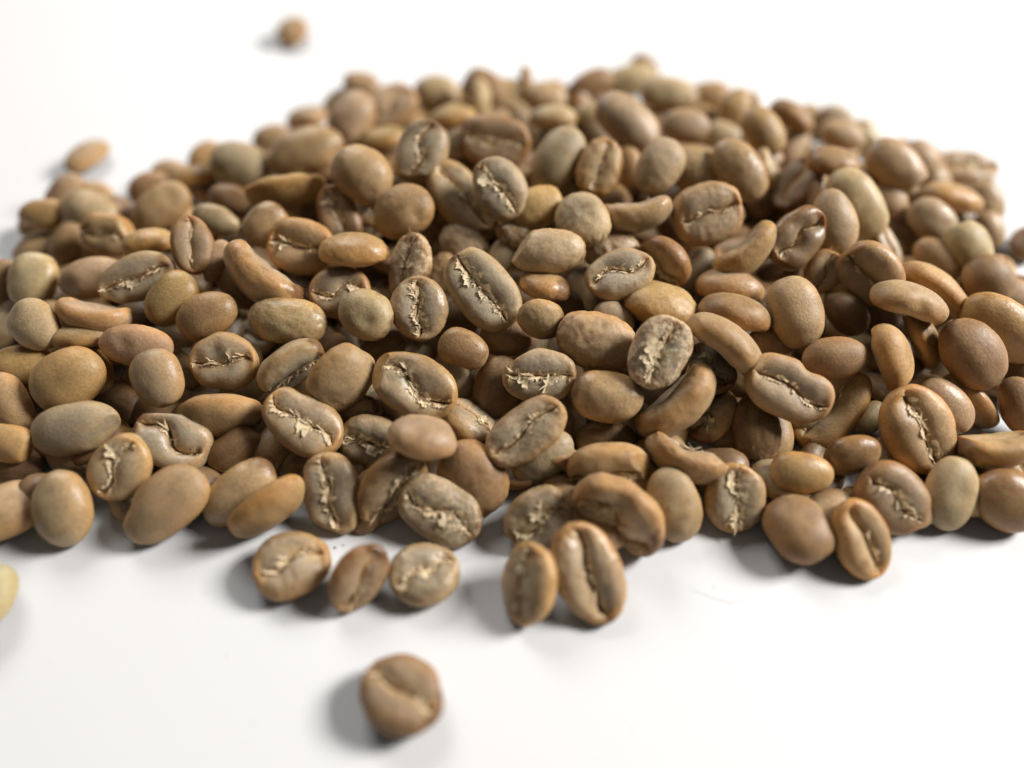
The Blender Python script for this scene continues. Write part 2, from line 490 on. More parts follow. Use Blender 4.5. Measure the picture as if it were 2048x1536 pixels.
# ------------------------------------------------------------------ the beans
# x, y, z (mm), rotation quaternion, length, width, thickness (mm), tone, bend, skin, wrinkle, patch, crease, loose, label
BEANS = [
(-49.19, 169.08, 2.0, 0.0139, -0.7447, -0.6671, 0.0125, 9.0, 6.68, 4.01, 'b', 0.3, 0, 0, 0, 1, 0, 1, 1, 'small brown bean lying alone far behind the pile'),
(-79.33, 122.49, 1.8, 0.0575, 0.8515, 0.5201, 0.0351, 9.4, 5.92, 3.55, 'o', 0.3, 0, 0, 0, 1, 0, 1, 1, "lone golden bean on the table left of the pile's far slope"),
(83.37, 118.67, 2.33, 0.9896, 0.1305, -0.0078, -0.0592, 10.69, 7.37, 4.42, 'p', 0.3, 1, 0, 0, 1, 0, 1, 1, 'pinkish crease-up bean alone at the right rear edge of the pile'),
(86.48, 98.77, 1.68, 0.021, 0.9015, 0.4321, 0.0101, 8.12, 5.61, 3.37, 'd', 0.3, 0, 0, 0, 1, 0, 1, 1, 'dark brown bean cut off by the right picture edge, apart from the pile'),
(-61.25, 36.07, 2.34, 0.0651, 0.7474, 0.6587, 0.0574, 8.47, 7.63, 4.57, 'l', 0.3, 0, 0, 0, 1, 0, 1, 1, 'pale yellow-green bean cut off by the left picture edge, alone on table'),
(-11.77, 25.44, 2.49, 0.974, -0.005, 0.0012, -0.2267, 9.26, 8.33, 4.99, 'x', 0.1, 1, 0, 0, 1, 0, 1, 1, 'round brown bean, crease up, alone in the foreground on white table'),
(-26.29, 40.53, 2.42, 0.9884, 0.0653, 0.009, 0.1367, 8.87, 7.98, 4.79, 'o', 0.3, 1, 0, 0, 1, 0, 1, 1, 'leftmost of the three crease-up beans on the table before the pile'),
(-17.86, 38.35, 3.3, 0.7314, 0.4795, -0.0444, 0.4828, 8.94, 6.22, 3.73, 'b', 0.2, 1, 0, 0, 1, 0.5, 1, 1, 'small dark brown bean, middle of the three before the pile'),
(-10.42, 39.51, 2.28, 0.9905, 0.0781, 0.0089, 0.1129, 8.31, 7.49, 4.49, 'g', 0.3, 2, 0, 0, 1, 0, 1, 1, 'round greyish bean with shredded crease, rightmost of three before the pile'),
(1.74, 37.47, 3.73, 0.7657, -0.0234, -0.4153, 0.4906, 9.79, 7.32, 4.39, 'o', 0.3, 1, 0, 0, 1, 0, 1, 1, "upright tan bean leaning on the longest front bean's left side"),
(8.97, 38.61, 4.09, 0.8045, 0.2193, 0.2179, -0.5071, 12.18, 8.13, 4.87, 'o', 0.3, 0.4, 0, 0, 1.5, 0, 1, 1, 'longest front bean, S-shaped open crease running its whole length'),
(3.33, 46.12, 3.25, 0.8687, 0.3732, -0.0856, 0.3141, 8.68, 7.62, 4.57, 'g', 0.3, 2, 0, 0, 1, 0, 1, 0, 'greenish front bean with a cream skin curl and a brown worm hole'),
(12.86, 45.53, 4.84, 0.6887, 0.6479, -0.027, -0.3244, 11.95, 9.09, 5.45, 'o', 0.7, 2, 0, 0, 1, 0, 1, 0, 'big bent tan bean in front row, shaded crease with orange shreds'),
(12.28, 52.17, 4.92, 0.704, 0.7102, 0.0, 0.0, 10.43, 8.03, 4.82, 'o', 0.3, 1.5, 0, 0, 1, 0, 1, 0, 'tan bean with peeling split right end, just behind the front row'),
(20.26, 48.21, 3.29, 0.2598, -0.744, 0.5812, 0.203, 9.43, 6.66, 4.0, 'o', 0.3, 0, 0, 0, 1, 0, 1, 0, 'mottled egg-shaped bean standing upright in the front row'),
(28.09, 49.19, 3.2, 0.7016, 0.245, -0.2206, 0.6317, 8.48, 7.64, 4.58, 'o', 0.3, 2.2, 0, 0, 1, 0, 1, 0, 'front bean with a pinkish tuft of skin in its crease'),
(22.64, 54.55, 5.21, 0.887, -0.4278, 0.1564, -0.0754, 10.82, 7.73, 4.64, 'o', 1, 1.5, 0, 0, 1, 0, 1, 0, 'crescent-shaped olive bean, hollow side up, above the mottled front bean'),
(36.66, 51.88, 4.68, 0.3294, -0.9432, 0.0412, 0.0144, 7.76, 5.35, 3.21, 'y', 0.3, 0, 0, 0, 1, 0, 0, 0, 'small yellowish bean with notched right end near a table gap'),
(35.26, 45.19, 2.42, 0.0111, 0.8556, -0.5175, -0.0067, 9.01, 8.11, 4.86, 'b', 0.3, 0, 0, 0, 1, 0, 0, 0, 'round smooth brown bean at the right front edge of pile'),
(42.48, 43.34, 3.38, 0.7973, 0.1877, 0.2447, -0.5188, 9.85, 7.16, 4.29, 'y', 0.3, 0.3, 0, 0, 1.3, 0, 0, 0, 'orange-tan bean, long crease up, lying out at right front'),
(47.34, 48.54, 4.19, 0.8814, 0.3078, 0.1182, -0.3383, 9.38, 8.38, 5.02, 'b', 0.3, 1, 0, 0, 1, 0, 0, 0, 'shaded brown bean with a pink folded crease at right front'),
(55.13, 49.77, 3.31, 0.2616, -0.749, -0.5747, -0.2007, 9.52, 6.72, 4.04, 'c', 0.3, 0, 0, 0, 1, 0, 0, 0, 'pale smooth dome-up bean at right front, beside the pink-creased one'),
(53.03, 57.72, 6.04, 0.801, 0.2641, 0.186, -0.5041, 11.89, 9.28, 5.57, 'y', 0.3, 1.3, 0, 0, 1.3, 0, 0, 0, 'big orange-tan bean with a bright white flake low in its crease'),
(58.36, 62.07, 5.22, 0.2988, -0.8556, 0.399, 0.1393, 8.77, 5.67, 3.4, 'p', 0.3, 0, 0, 0, 1, 0, 0, 0, 'half-hidden pinkish tan dome bean above and right of the big bean with a bright flake'),
(63.23, 64.59, 3.4, 0.7851, -0.4671, 0.3804, -0.1441, 9.87, 5.92, 3.56, 'o', 0.3, 0, 0, 0, 1, 0, 0, 0, 'half-hidden olive-tan bean on its side below the large brown dome near right edge'),
(62.41, 55.92, 5.34, 0.9213, -0.3863, -0.0382, 0.021, 9.74, 7.29, 4.37, 'y', 0.8, 0, 0, 0, 1, 0, 0, 0, 'golden bean lying hollow side up near right picture edge'),
(62.17, 48.9, 3.08, 0.3185, -0.9119, 0.2443, 0.0853, 8.6, 7.74, 4.64, 'b', 0.3, 0, 0, 0, 1, 0, 0, 0, 'round brown bean at the far right of the front edge'),
(62.07, 67.97, 9.17, 0.2988, -0.8556, 0.399, 0.1393, 10.32, 8.01, 4.8, 'b', 0.3, 0, 0, 0, 1, 0, 0, 0, 'large smooth brown dome-up bean near right picture edge'),
(68.33, 72.72, 9.19, 0.466, -0.8321, 0.2968, 0.0483, 12.42, 7.46, 4.47, 'y', 0.3, 0, 0, 0, 1, 0, 0, 0, 'long golden-sided bean running into the right picture edge'),
(72.77, 68.72, 3.17, 0.2526, -0.7232, 0.6068, 0.2119, 9.27, 5.99, 3.59, 'd', 0.3, 0, 0, 0, 1, 0, 0, 0, 'half-hidden dark brown dome bean below and right of the long golden bean at right edge'),
(69.51, 62.99, 4.0, 0.2855, -0.8176, 0.472, 0.1648, 8.35, 6.3, 3.78, 'b', 0.3, 0, 0, 0, 1, 0, 0, 0, 'brown dome bean above and right of the hollow-up bean at the right edge'),
(50.54, 67.11, 9.13, 0.1138, 0.7851, -0.4171, -0.4434, 9.19, 7.51, 4.5, 'y', 0.3, 0, 0, 0, 1, 0, 0, 0, 'upright orange-tan bean on the right slope between dark gaps'),
(56.87, 71.51, 7.73, 0.2289, 0.8117, -0.3139, -0.4361, 8.4, 6.16, 3.7, 'y', 0.3, 0, 0, 0, 1, 0, 0, 0, 'half-hidden golden tan bean on its side below the bent pale bean on the right slope'),
(53.84, 73.48, 12.67, 0.2257, 0.9586, -0.1075, -0.1364, 9.57, 7.27, 4.36, 'o', 0.7, 0, 0, 0, 1, 0, 0, 0, 'bent pale bean humped upward on the right slope'),
(60.12, 79.05, 9.71, 0.335, 0.8842, -0.1665, -0.2798, 11.18, 7.26, 4.35, 'y', 0.6, 0, 0, 0, 1, 0, 0, 0, 'thin arched golden bean on the right slope, behind a bent pale one'),
(66.69, 89.45, 5.84, 0.3834, -0.8512, 0.3473, 0.0882, 9.4, 5.64, 3.39, 'o', 0.3, 0, 0, 0, 1, 0, 0, 0, 'olive-tan dome bean above the thin golden bean on the right slope'),
(71.51, 84.2, 7.02, 0.2988, -0.8556, 0.399, 0.1393, 8.16, 7.35, 4.41, 'b', 0.3, 0, 0, 0, 1, 0, 0, 0, 'round reddish brown bean at the right edge of the pile'),
(70.25, 90.4, 8.17, 0.2855, -0.8176, 0.472, 0.1648, 8.37, 6.66, 4.0, 'c', 0.3, 0, 0, 0, 1, 0, 0, 0, 'pale dome bean above and left of the reddish brown bean at the right'),
(80.51, 101.11, 2.39, 0.2701, -0.7734, 0.5415, 0.1891, 6.95, 4.91, 2.95, 'p', 0.3, 0, 0, 0, 1, 0, 0, 0, 'pinkish tan dome bean left of the dark bean cut by the right edge'),
(82.46, 107.79, 2.75, 0.2701, -0.7734, 0.5415, 0.1891, 8.03, 5.59, 3.36, 'p', 0.3, 0, 0, 0, 1, 0, 0, 0, 'half-hidden pinkish tan dome bean right of the golden bean near the right rear'),
(72.81, 103.48, 6.77, 0.1851, 0.9751, -0.0796, -0.0923, 10.19, 7.19, 4.31, 'y', 0.3, 0, 0, 0, 1, 0, 0, 0, 'golden-sided bean lying across near the right rear of pile'),
(67.34, 97.53, 7.46, 0.3078, -0.8814, 0.3383, 0.1182, 8.24, 6.46, 3.88, 'g', 0.3, 0, 0, 0, 1, 0, 0, 0, 'grey-topped dome-up bean on right rear slope under a golden one'),
(67.9, 104.44, 5.71, 0.3722, -0.8263, 0.4096, 0.104, 6.33, 3.8, 2.28, 'o', 0.3, 0, 0, 0, 1, 0, 0, 0, 'half-hidden olive-tan dome bean above and left of the grey-topped bean at right rear'),
(75.43, 115.04, 2.37, 0.3185, -0.9119, 0.2443, 0.0853, 7.6, 5.79, 3.48, 'p', 0.3, 0, 0, 0, 1, 0, 0, 0, 'half-hidden pinkish tan dome bean above and left of the golden bean near the right rear'),
(72.58, 115.88, 5.8, 0.2855, -0.8176, 0.472, 0.1648, 7.48, 5.88, 3.53, 'p', 0.3, 0, 0, 0, 1, 0, 0, 0, 'pinkish tan dome bean right of the long pale bean on the right skyline'),
(62.66, 105.94, 11.71, 0.3685, -0.8578, 0.3457, 0.0943, 10.82, 6.93, 4.16, 'p', 0.3, 0, 0, 0, 1, 0, 0, 0, 'long pale pinkish bean on the right rear skyline of the pile'),
(62.06, 102.01, 7.62, 0.3323, -0.7376, 0.5697, 0.1447, 7.92, 5.33, 3.2, 'p', 0.3, 0, 0, 0, 1, 0, 0, 0, 'half-hidden pinkish tan dome bean right of the big pale olive bean on the right slope'),
(52.41, 94.36, 13.37, 0.2911, -0.8336, 0.4432, 0.1548, 11.62, 7.49, 4.49, 'c', 0.3, 0, 0, 0, 1, 0, 0, 0, 'big pale olive dome-up bean on the right rear slope'),
(67.36, 127.65, 2.6, 0.2988, -0.8556, 0.399, 0.1393, 7.45, 5.54, 3.33, 'c', 0.3, 0, 0, 0, 1, 0, 0, 0, 'pale dome bean above and left of the long pale bean on the right skyline'),
(61.18, 124.85, 4.9, 0.3247, -0.9297, 0.1639, 0.0573, 8.57, 5.78, 3.47, 'p', 0.3, 0, 0, 0, 1, 0, 0, 0, 'pinkish tan dome bean right of the brown bean on the right skyline'),
(62.73, 132.65, 3.03, 0.3185, -0.9119, 0.2443, 0.0853, 7.59, 5.45, 3.27, 'g', 0.3, 0, 0, 0, 1, 0, 0, 0, 'half-hidden grey-green dome bean right of the brown bean on the right skyline'),
(50.46, 124.96, 8.16, 0.2589, 0.9179, -0.1757, -0.244, 8.6, 7.75, 4.64, 'b', 0.3, 0, 0, 0, 1, 0, 0, 0, 'dark-sided brown bean on the skyline right of the summit'),
(58.72, 134.27, 2.22, 0.2855, -0.8176, 0.472, 0.1648, 6.49, 4.91, 2.95, 'p', 0.3, 0, 0, 0, 1, 0, 0, 0, 'half-hidden pinkish tan dome bean right of the brown bean on the right skyline'),
(41.46, 111.74, 14.38, 0.2855, -0.8176, 0.472, 0.1648, 8.46, 6.47, 3.88, 'y', 0.3, 0, 0, 0, 1, 0, 0, 0, 'golden tan dome bean below and left of the brown bean on the right skyline'),
(40.97, 127.33, 8.91, 0.3035, -0.7608, -0.5492, -0.1653, 7.74, 5.73, 3.44, 'y', 0.3, 0, 0, 0, 1, 0, 0, 0, 'upright orange-pink bean on the skyline right of the summit'),
(47.85, 138.8, 2.24, 0.4465, -0.6558, 0.6071, 0.0451, 6.21, 3.94, 2.36, 'p', 0.3, 0, 0, 0, 1, 0, 0, 0, 'half-hidden pinkish tan dome bean right of the orange bean on the skyline'),
(40.02, 142.09, 2.65, 0.3294, -0.9432, 0.0412, 0.0144, 7.9, 5.68, 3.41, 'y', 0.3, 0, 0, 0, 1, 0, 0, 0, 'golden tan dome bean above and left of the orange bean on the skyline'),
(38.5, 122.72, 6.11, 0.3247, -0.9297, 0.1639, 0.0573, 7.16, 5.5, 3.3, 'g', 0.3, 0, 0, 0, 1, 0, 0, 0, 'half-hidden grey-green dome bean below and left of the orange bean on the skyline'),
(35.38, 100.68, 14.75, 0.3548, -0.8258, 0.4229, 0.1153, 10.8, 7.25, 4.35, 'o', 0.3, 0, 0, 0, 1, 0, 1, 0, 'long smooth dome-up bean on the right slope above a pinkish crease bean'),
(42.56, 106.95, 10.78, 0.7948, -0.1509, 0.4453, -0.3837, 7.96, 6.43, 3.86, 'c', 0.3, 0.5, 0, 0, 1, 0, 1, 0, 'half-hidden pale bean on its side right of the long dome above the pink-tan face'),
(51.34, 121.39, 4.8, 0.3592, -0.7974, -0.4699, -0.1193, 8.08, 5.0, 3.0, 'p', 0.3, 0, 0, 0, 1, 0, 0, 0, 'pinkish tan dome bean below the brown bean on the right skyline'),
(50.47, 102.95, 14.23, 0.0998, 0.9912, -0.0624, -0.0608, 8.27, 6.84, 4.1, 'b', 0.3, 0, 0, 0, 1, 0, 0, 0, 'brown bean on its side above the upright pinkish dome on the right'),
(45.6, 102.1, 11.23, 0.83, -0.1203, -0.3967, 0.3732, 9.36, 8.12, 4.87, 'd', 0.3, 0, 0, 0, 1, 0, 0, 0, 'dark brown bean on its side above the dark open-creased bean'),
(42.2, 104.07, 7.33, 0.3046, -0.8722, -0.3613, -0.1262, 8.01, 5.35, 3.21, 'd', 0.3, 0, 0, 0, 1, 0, 1, 0, 'half-hidden dark brown dome bean below and right of the long dome above the pink-tan face'),
(47.25, 88.82, 14.28, 0.2526, -0.7232, 0.6068, 0.2119, 10.03, 6.49, 3.89, 'p', 0.3, 0, 0, 0, 1, 0, 0, 0, 'upright pinkish dome-up bean on the right slope'),
(40.88, 84.81, 15.07, 0.8263, 0.3897, -0.0932, 0.3959, 9.61, 7.28, 4.36, 'd', 0.3, 0.2, 0, 0, 1.4, 0, 0, 0, 'dark brown bean with a deep open crease on the right slope'),
(45.05, 81.82, 11.0, 0.8394, 0.2132, -0.2054, 0.4559, 6.82, 5.43, 3.26, 'y', 0.3, 0.2, 0, 0, 1, 0, 0, 0, 'golden tan crease-up bean below and right of the dark open-creased bean'),
(39.97, 85.43, 8.12, 0.4092, -0.9083, -0.0845, -0.0215, 6.34, 3.81, 2.28, 'd', 0.3, 0, 0, 0, 1, 0, 1, 0, 'half-hidden dark brown dome bean below and left of the dark open-creased bean'),
(38.84, 73.53, 11.44, 0.2667, -0.7638, 0.5549, 0.1938, 9.8, 7.45, 4.47, 'o', 0.3, 0, 0, 0, 1, 0, 0, 0, 'smooth egg-like upright olive bean right of two humped beans'),
(50.46, 79.92, 12.5, 0.7117, 0.5611, 0.0018, -0.4226, 9.1, 8.18, 4.9, 'p', 0.3, 0.5, 0, 0, 1, 0, 0, 0, 'pinkish bean with dark crease facing lower left on the right slope'),
(57.74, 89.72, 8.26, 0.8169, 0.0607, 0.3228, -0.4741, 7.87, 5.39, 3.24, 'o', 0.3, 0.2, 0, 0, 1, 0, 0, 0, 'half-hidden olive-tan crease-up bean above and right of the pinkish bean with a dark crease'),
(47.81, 76.85, 7.87, 0.2988, -0.8556, 0.399, 0.1393, 7.51, 5.34, 3.21, 'd', 0.3, 0, 0, 0, 1, 0, 0, 0, 'half-hidden dark brown dome bean below and left of the pinkish bean with a dark crease'),
(43.18, 66.8, 9.61, 0.3294, -0.9432, -0.0412, -0.0144, 8.46, 5.78, 3.47, 'b', 0.3, 0, 0, 0, 1, 0, 0, 0, 'brown-grey dome-up bean lying level above the large pinkish face'),
(35.93, 71.0, 7.46, 0.3247, -0.9297, 0.1639, 0.0573, 6.44, 4.62, 2.77, 'b', 0.3, 0, 0, 0, 1, 0, 1, 0, 'half-hidden brown dome bean below and left of the smooth upright egg on the right'),
(35.67, 61.32, 10.08, 0.916, 0.3379, 0.0678, -0.2056, 11.65, 7.9, 4.73, 'p', 0.3, 0.8, 0, 0, 1, 0, 0, 0, 'large pinkish bean, blurred crease facing up, on the right lower slope'),
(43.2, 62.36, 4.38, 0.9059, -0.0277, -0.2731, 0.3226, 12.65, 7.6, 4.55, 'y', 0.6, 0.2, 0, 0, 1, 0, 0, 0, 'hollow tan bean tucked behind the large pinkish one'),
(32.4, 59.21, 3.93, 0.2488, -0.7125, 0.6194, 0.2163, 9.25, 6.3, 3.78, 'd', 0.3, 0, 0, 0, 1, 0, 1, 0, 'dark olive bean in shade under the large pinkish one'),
(43.5, 54.48, 5.09, 0.5607, -0.8234, -0.0869, -0.0065, 6.96, 5.77, 3.46, 'b', 0.3, 0, 0, 0, 1, 0, 0, 0, 'brown dome bean below and right of the hollow bean behind the pinkish one'),
(49.26, 62.36, 1.84, 0.3046, -0.8722, -0.3613, -0.1262, 5.83, 3.88, 2.33, 'c', 0.3, 0, 0, 0, 1, 0, 0, 0, 'half-hidden pale dome bean right of the hollow bean behind the pinkish one'),
(32.13, 67.87, 3.35, 0.2988, -0.8556, 0.399, 0.1393, 6.65, 4.53, 2.72, 'd', 0.3, 0, 0, 0, 1, 0, 1, 0, 'half-hidden dark brown dome bean below and right of the bean with a dark crease hole'),
(26.68, 61.73, 3.87, 0.8736, -0.042, -0.3197, 0.3645, 8.03, 6.87, 4.12, 'o', 0.3, 1, 0, 0, 1, -0.7, 1, 0, 'hollow tan bean with a ragged dark pit below the kidney-shaped one'),
(21.07, 61.62, 7.47, 0.8337, -0.4202, -0.3254, 0.15, 11.78, 8.95, 5.37, 'o', 1, 0.6, 0, 0, 1, 0, 1, 0, 'smooth kidney-shaped bean, hollow facing upper left, right of centre'),
(26.96, 67.15, 7.09, 0.8274, 0.0873, -0.0574, -0.5517, 8.46, 6.33, 3.8, 'o', 0.3, 1.2, 0, 0, 1.3, 0.5, 1, 0, 'two-lobed bean seen end-on with a dark crease hole'),
(27.93, 66.87, 11.55, 0.3195, 0.8899, -0.1713, -0.2768, 11.13, 7.66, 4.59, 'o', 0.7, 0, 0, 0, 1, 0, 1, 0, 'long arched smooth olive bean right of the flake-covered bean'),
(18.95, 64.6, 13.37, 0.7918, 0.2765, -0.1796, 0.5142, 9.4, 7.47, 4.48, 'g', 0.3, 3, 0, 1, 1, 0, 1, 0, 'grey bean covered in cream skin flakes, right of the wrinkled dome'),
(11.36, 68.95, 10.6, 0.3269, -0.936, 0.1232, 0.043, 10.67, 7.57, 4.54, 'o', 0.3, 0, 1, 0, 1, 0, 1, 0, 'large pale olive dome-up bean with wrinkled surface at pile centre'),
(12.4, 61.29, 8.33, 0.3289, -0.9418, 0.0659, 0.023, 9.45, 6.88, 4.13, 'o', 0.3, 0, 0, 0, 1, -0.45, 1, 0, 'tan dome-up bean with a dark tip at its left end'),
(3.63, 64.22, 9.07, 0.9435, 0.3295, 0.0115, -0.0329, 9.56, 7.31, 4.38, 'g', 0.3, 2, 0, 0, 1, 0, 1, 0, 'grey bean with level zigzag crease full of cream shreds'),
(4.01, 72.18, 11.57, 0.5722, -0.7736, 0.1533, 0.2251, 6.83, 5.67, 3.4, 'o', 0.3, 0, 0, 0, 1, 1.0, 1, 0, 'small tan bean with brown decayed right end, above the grey zigzag one'),
(14.0, 73.4, 9.98, 0.3098, -0.8872, 0.3229, 0.1128, 6.13, 5.16, 3.1, 'g', 0.3, 0, 0, 0, 1, 0, 1, 0, 'half-hidden grey-green dome bean above and right of the wrinkled dome bean'),
(20.54, 75.28, 10.42, 0.1679, 0.9771, -0.0869, -0.0974, 10.53, 8.98, 5.39, 'y', 0.3, 1, 0, 0, 1, 0, 1, 0, 'orange-tan dome bean with a peeling right tip, above cream flakes'),
(4.64, 77.9, 11.64, 0.1849, 0.974, -0.0852, -0.0989, 7.21, 6.46, 3.88, 'y', 0.3, 1, 0, 0, 1, 1.0, 1, 0, 'small orange bean with dark broken right end near the centre'),
(14.81, 78.31, 14.12, 0.9624, 0.209, -0.0768, 0.1557, 9.74, 6.94, 4.17, 'g', 0.3, 1.3, 0, 0, 1, 0, 1, 0, 'olive crease-up bean with a small slit hole at its lower left'),
(4.98, 81.68, 15.04, 0.3295, -0.9435, -0.0329, -0.0115, 10.42, 6.34, 3.81, 'c', 0.3, 0, 0, 0, 1, 0, 1, 0, 'pale olive dome-up bean with pointed right end near the centre'),
(10.28, 87.88, 15.43, 0.1766, -0.8339, 0.5227, -0.016, 8.57, 7.57, 4.54, 'c', 0.3, 0, 0, 0, 1, 0, 1, 0, 'round pale yellowish bean above the pointed pale one'),
(18.2, 90.5, 15.6, 0.9187, -0.3852, -0.0764, 0.0419, 10.18, 7.74, 4.64, 'g', 1, 0.8, 0, 0, 1, 0, 1, 0, 'greyish crescent bean, hollow up, right of the round pale bean'),
(28.76, 89.93, 15.14, 0.9119, 0.3918, -0.0321, 0.1176, 10.03, 9.02, 5.42, 'p', 0.3, 0.8, 0, 0, 1, 0, 1, 0, 'big pink-tan bean with a single cream strand in its crease'),
(33.17, 84.42, 13.26, 0.8278, -0.4448, -0.3142, 0.135, 10.29, 7.82, 4.69, 'o', 1, 0, 0, 0, 1, 0, 1, 0, 'curved tan bean hugging the lower right of the pink-tan face'),
(31.29, 79.61, 9.46, 0.2875, 0.9552, -0.0398, -0.0573, 9.71, 7.82, 4.69, 'o', 0.4, 0, 0, 0, 1, 0, 1, 0, 'upper of two level humped olive beans right of centre'),
(30.5, 73.05, 10.94, 0.2863, 0.9514, -0.0645, -0.093, 9.67, 7.87, 4.72, 'b', 0.4, 0, 0, 0, 1, 0, 1, 0, 'lower of two level humped beans right of centre, browner'),
(21.77, 82.64, 11.9, 0.572, 0.7255, -0.0877, -0.3725, 8.4, 7.56, 4.53, 'b', 0.3, 1.2, 0, 0, 1, 0, 1, 0, 'brown-grey bean with a reddish ragged crease, right of the pinhole bean'),
(27.93, 86.16, 6.4, 0.2855, -0.8176, -0.472, -0.1648, 8.59, 5.83, 3.5, 'g', 0.3, 0, 0, 0, 1, 0, 1, 0, 'half-hidden grey-green dome bean right of the brown bean behind the pinhole one'),
(14.47, 86.15, 11.24, 0.3284, -0.9405, 0.0823, 0.0287, 8.31, 6.53, 3.92, 'p', 0.3, 0, 1, 0.6, 1, 0, 1, 0, 'half-hidden pinkish tan dome bean above the olive bean with a pinhole'),
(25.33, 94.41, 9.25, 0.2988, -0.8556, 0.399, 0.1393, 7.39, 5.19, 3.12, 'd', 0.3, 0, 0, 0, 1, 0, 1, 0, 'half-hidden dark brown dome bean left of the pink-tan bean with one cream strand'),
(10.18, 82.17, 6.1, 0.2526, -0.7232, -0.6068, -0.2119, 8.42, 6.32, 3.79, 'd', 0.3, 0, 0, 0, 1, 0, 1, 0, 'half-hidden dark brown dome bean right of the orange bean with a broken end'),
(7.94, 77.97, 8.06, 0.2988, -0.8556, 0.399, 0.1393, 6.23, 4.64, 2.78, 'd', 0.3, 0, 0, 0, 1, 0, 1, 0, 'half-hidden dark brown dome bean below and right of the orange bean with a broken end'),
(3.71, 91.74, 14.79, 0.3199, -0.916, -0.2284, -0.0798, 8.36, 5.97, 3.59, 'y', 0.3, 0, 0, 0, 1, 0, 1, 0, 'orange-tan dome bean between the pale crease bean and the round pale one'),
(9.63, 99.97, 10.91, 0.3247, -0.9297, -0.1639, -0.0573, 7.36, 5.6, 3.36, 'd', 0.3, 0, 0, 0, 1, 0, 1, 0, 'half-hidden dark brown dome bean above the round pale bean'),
(13.54, 99.9, 16.05, 0.749, 0.2616, -0.2007, 0.5747, 9.13, 6.96, 4.18, 'y', 0.3, 0.8, 0, 0, 1, 0, 1, 0, 'two-toned bean near the summit, grey left lobe and orange right lobe'),
(18.61, 107.03, 11.11, 0.4465, -0.6558, 0.6071, 0.0451, 8.77, 5.78, 3.47, 'y', 0.3, 0, 0, 0, 1, 0, 1, 0, 'half-hidden golden tan dome bean right of the two-toned bean near the top'),
(22.57, 99.69, 16.2, 0.2855, -0.8176, -0.472, -0.1648, 8.95, 6.79, 4.07, 'c', 0.3, 0, 0, 0, 1, 0, 1, 0, 'pale grey-cream dome bean right of the two-toned one'),
(29.26, 102.61, 13.16, 0.3185, -0.9119, 0.2443, 0.0853, 8.63, 7.03, 4.22, 'o', 0.3, 0, 0, 0, 1, 0, 1, 0, 'half-hidden olive-tan dome bean right of the pale grey dome right of two-toned bean'),
(18.87, 112.17, 15.78, 0.3078, -0.8814, 0.3383, 0.1182, 12.2, 7.42, 4.45, 'g', 0.3, 0, 0, 0, 1, 0, 0, 0, 'large grey-olive dome-up bean lying on the summit'),
(14.6, 120.2, 8.4, 0.2988, -0.8556, 0.399, 0.1393, 8.23, 5.19, 3.12, 'd', 0.3, 0, 0, 0, 1, 0, 0, 0, 'half-hidden dark brown dome bean above the two-toned bean near the top'),
(29.83, 117.38, 11.74, 0.3294, -0.9432, 0.0412, 0.0144, 8.49, 6.06, 3.64, 'p', 0.3, 0, 0, 0, 1, 0, 0, 0, 'level pink-tan dome bean right of the grey-olive summit bean'),
(36.59, 129.02, 5.99, 0.3185, -0.9119, 0.2443, 0.0853, 5.85, 4.15, 2.49, 'y', 0.3, 0, 0, 0, 1, 0, 0, 0, 'half-hidden golden tan dome bean right of the level pink-tan dome near the top'),
(30.28, 136.06, 6.48, 0.3284, -0.9405, 0.0823, 0.0287, 11.04, 6.63, 3.98, 'c', 0.3, 0, 0, 0, 1, 0, 0, 0, 'long pale tan bean on the skyline behind the summit'),
(24.37, 148.11, 2.64, 0.3269, -0.936, -0.1232, -0.043, 10.58, 6.35, 3.81, 'c', 0.3, 0, 0, 0, 1, 0, 0, 0, 'cream-coloured bean on the skyline near the highest point'),
(27.91, 153.62, 2.2, 0.3098, -0.8872, 0.3229, 0.1128, 6.58, 5.32, 3.19, 'b', 0.3, 0, 0, 0, 1, 0, 0, 0, 'half-hidden brown dome bean above and right of the cream bean on the skyline'),
(15.38, 138.85, 6.93, 0.4394, -0.8718, -0.2119, -0.0441, 8.99, 5.4, 3.24, 'b', 0.3, 0, 0, 0, 1, 0, 0, 0, 'brown dome bean left of the cream bean on the skyline'),
(10.92, 139.41, 3.61, 0.3185, -0.9119, 0.2443, 0.0853, 5.98, 4.98, 2.99, 'b', 0.3, 0, 0, 0, 1, 0, 0, 0, 'half-hidden brown dome bean above and right of the pale yellow bean below the skyline'),
(13.49, 136.39, 4.15, 0.601, -0.5179, -0.5981, 0.1135, 6.09, 5.45, 3.27, 'p', 0.3, 0, 0, 0, 1, 0, 0, 0, 'pinkish tan bean on its side left of the grey-olive bean at the summit'),
(6.34, 135.09, 6.43, 0.3284, -0.9405, 0.0823, 0.0287, 8.11, 5.99, 3.59, 'c', 0.3, 0, 0, 0, 1, 0, 0, 0, 'pale dome bean above the pale yellow bean below the skyline'),
(7.04, 120.71, 10.88, 0.1863, 0.9815, 0.0285, 0.033, 8.13, 6.62, 3.97, 'c', 0.3, 0, 0, 0, 1, 0, 0, 0, 'pale yellow bean lying level just below the rear skyline'),
(13.61, 122.05, 11.21, 0.3269, -0.936, -0.1232, -0.043, 5.69, 3.73, 2.24, 'c', 0.3, 0, 0, 0, 1, 0, 0, 0, 'pale dome bean right of the pale yellow bean below the skyline'),
(7.39, 103.19, 15.36, 0.2884, -0.8257, -0.4577, -0.1598, 9.8, 7.59, 4.55, 'g', 0.3, 0, 0, 0, 1, 0, 0, 0, 'grey-olive egg-like bean left of the two-toned one'),
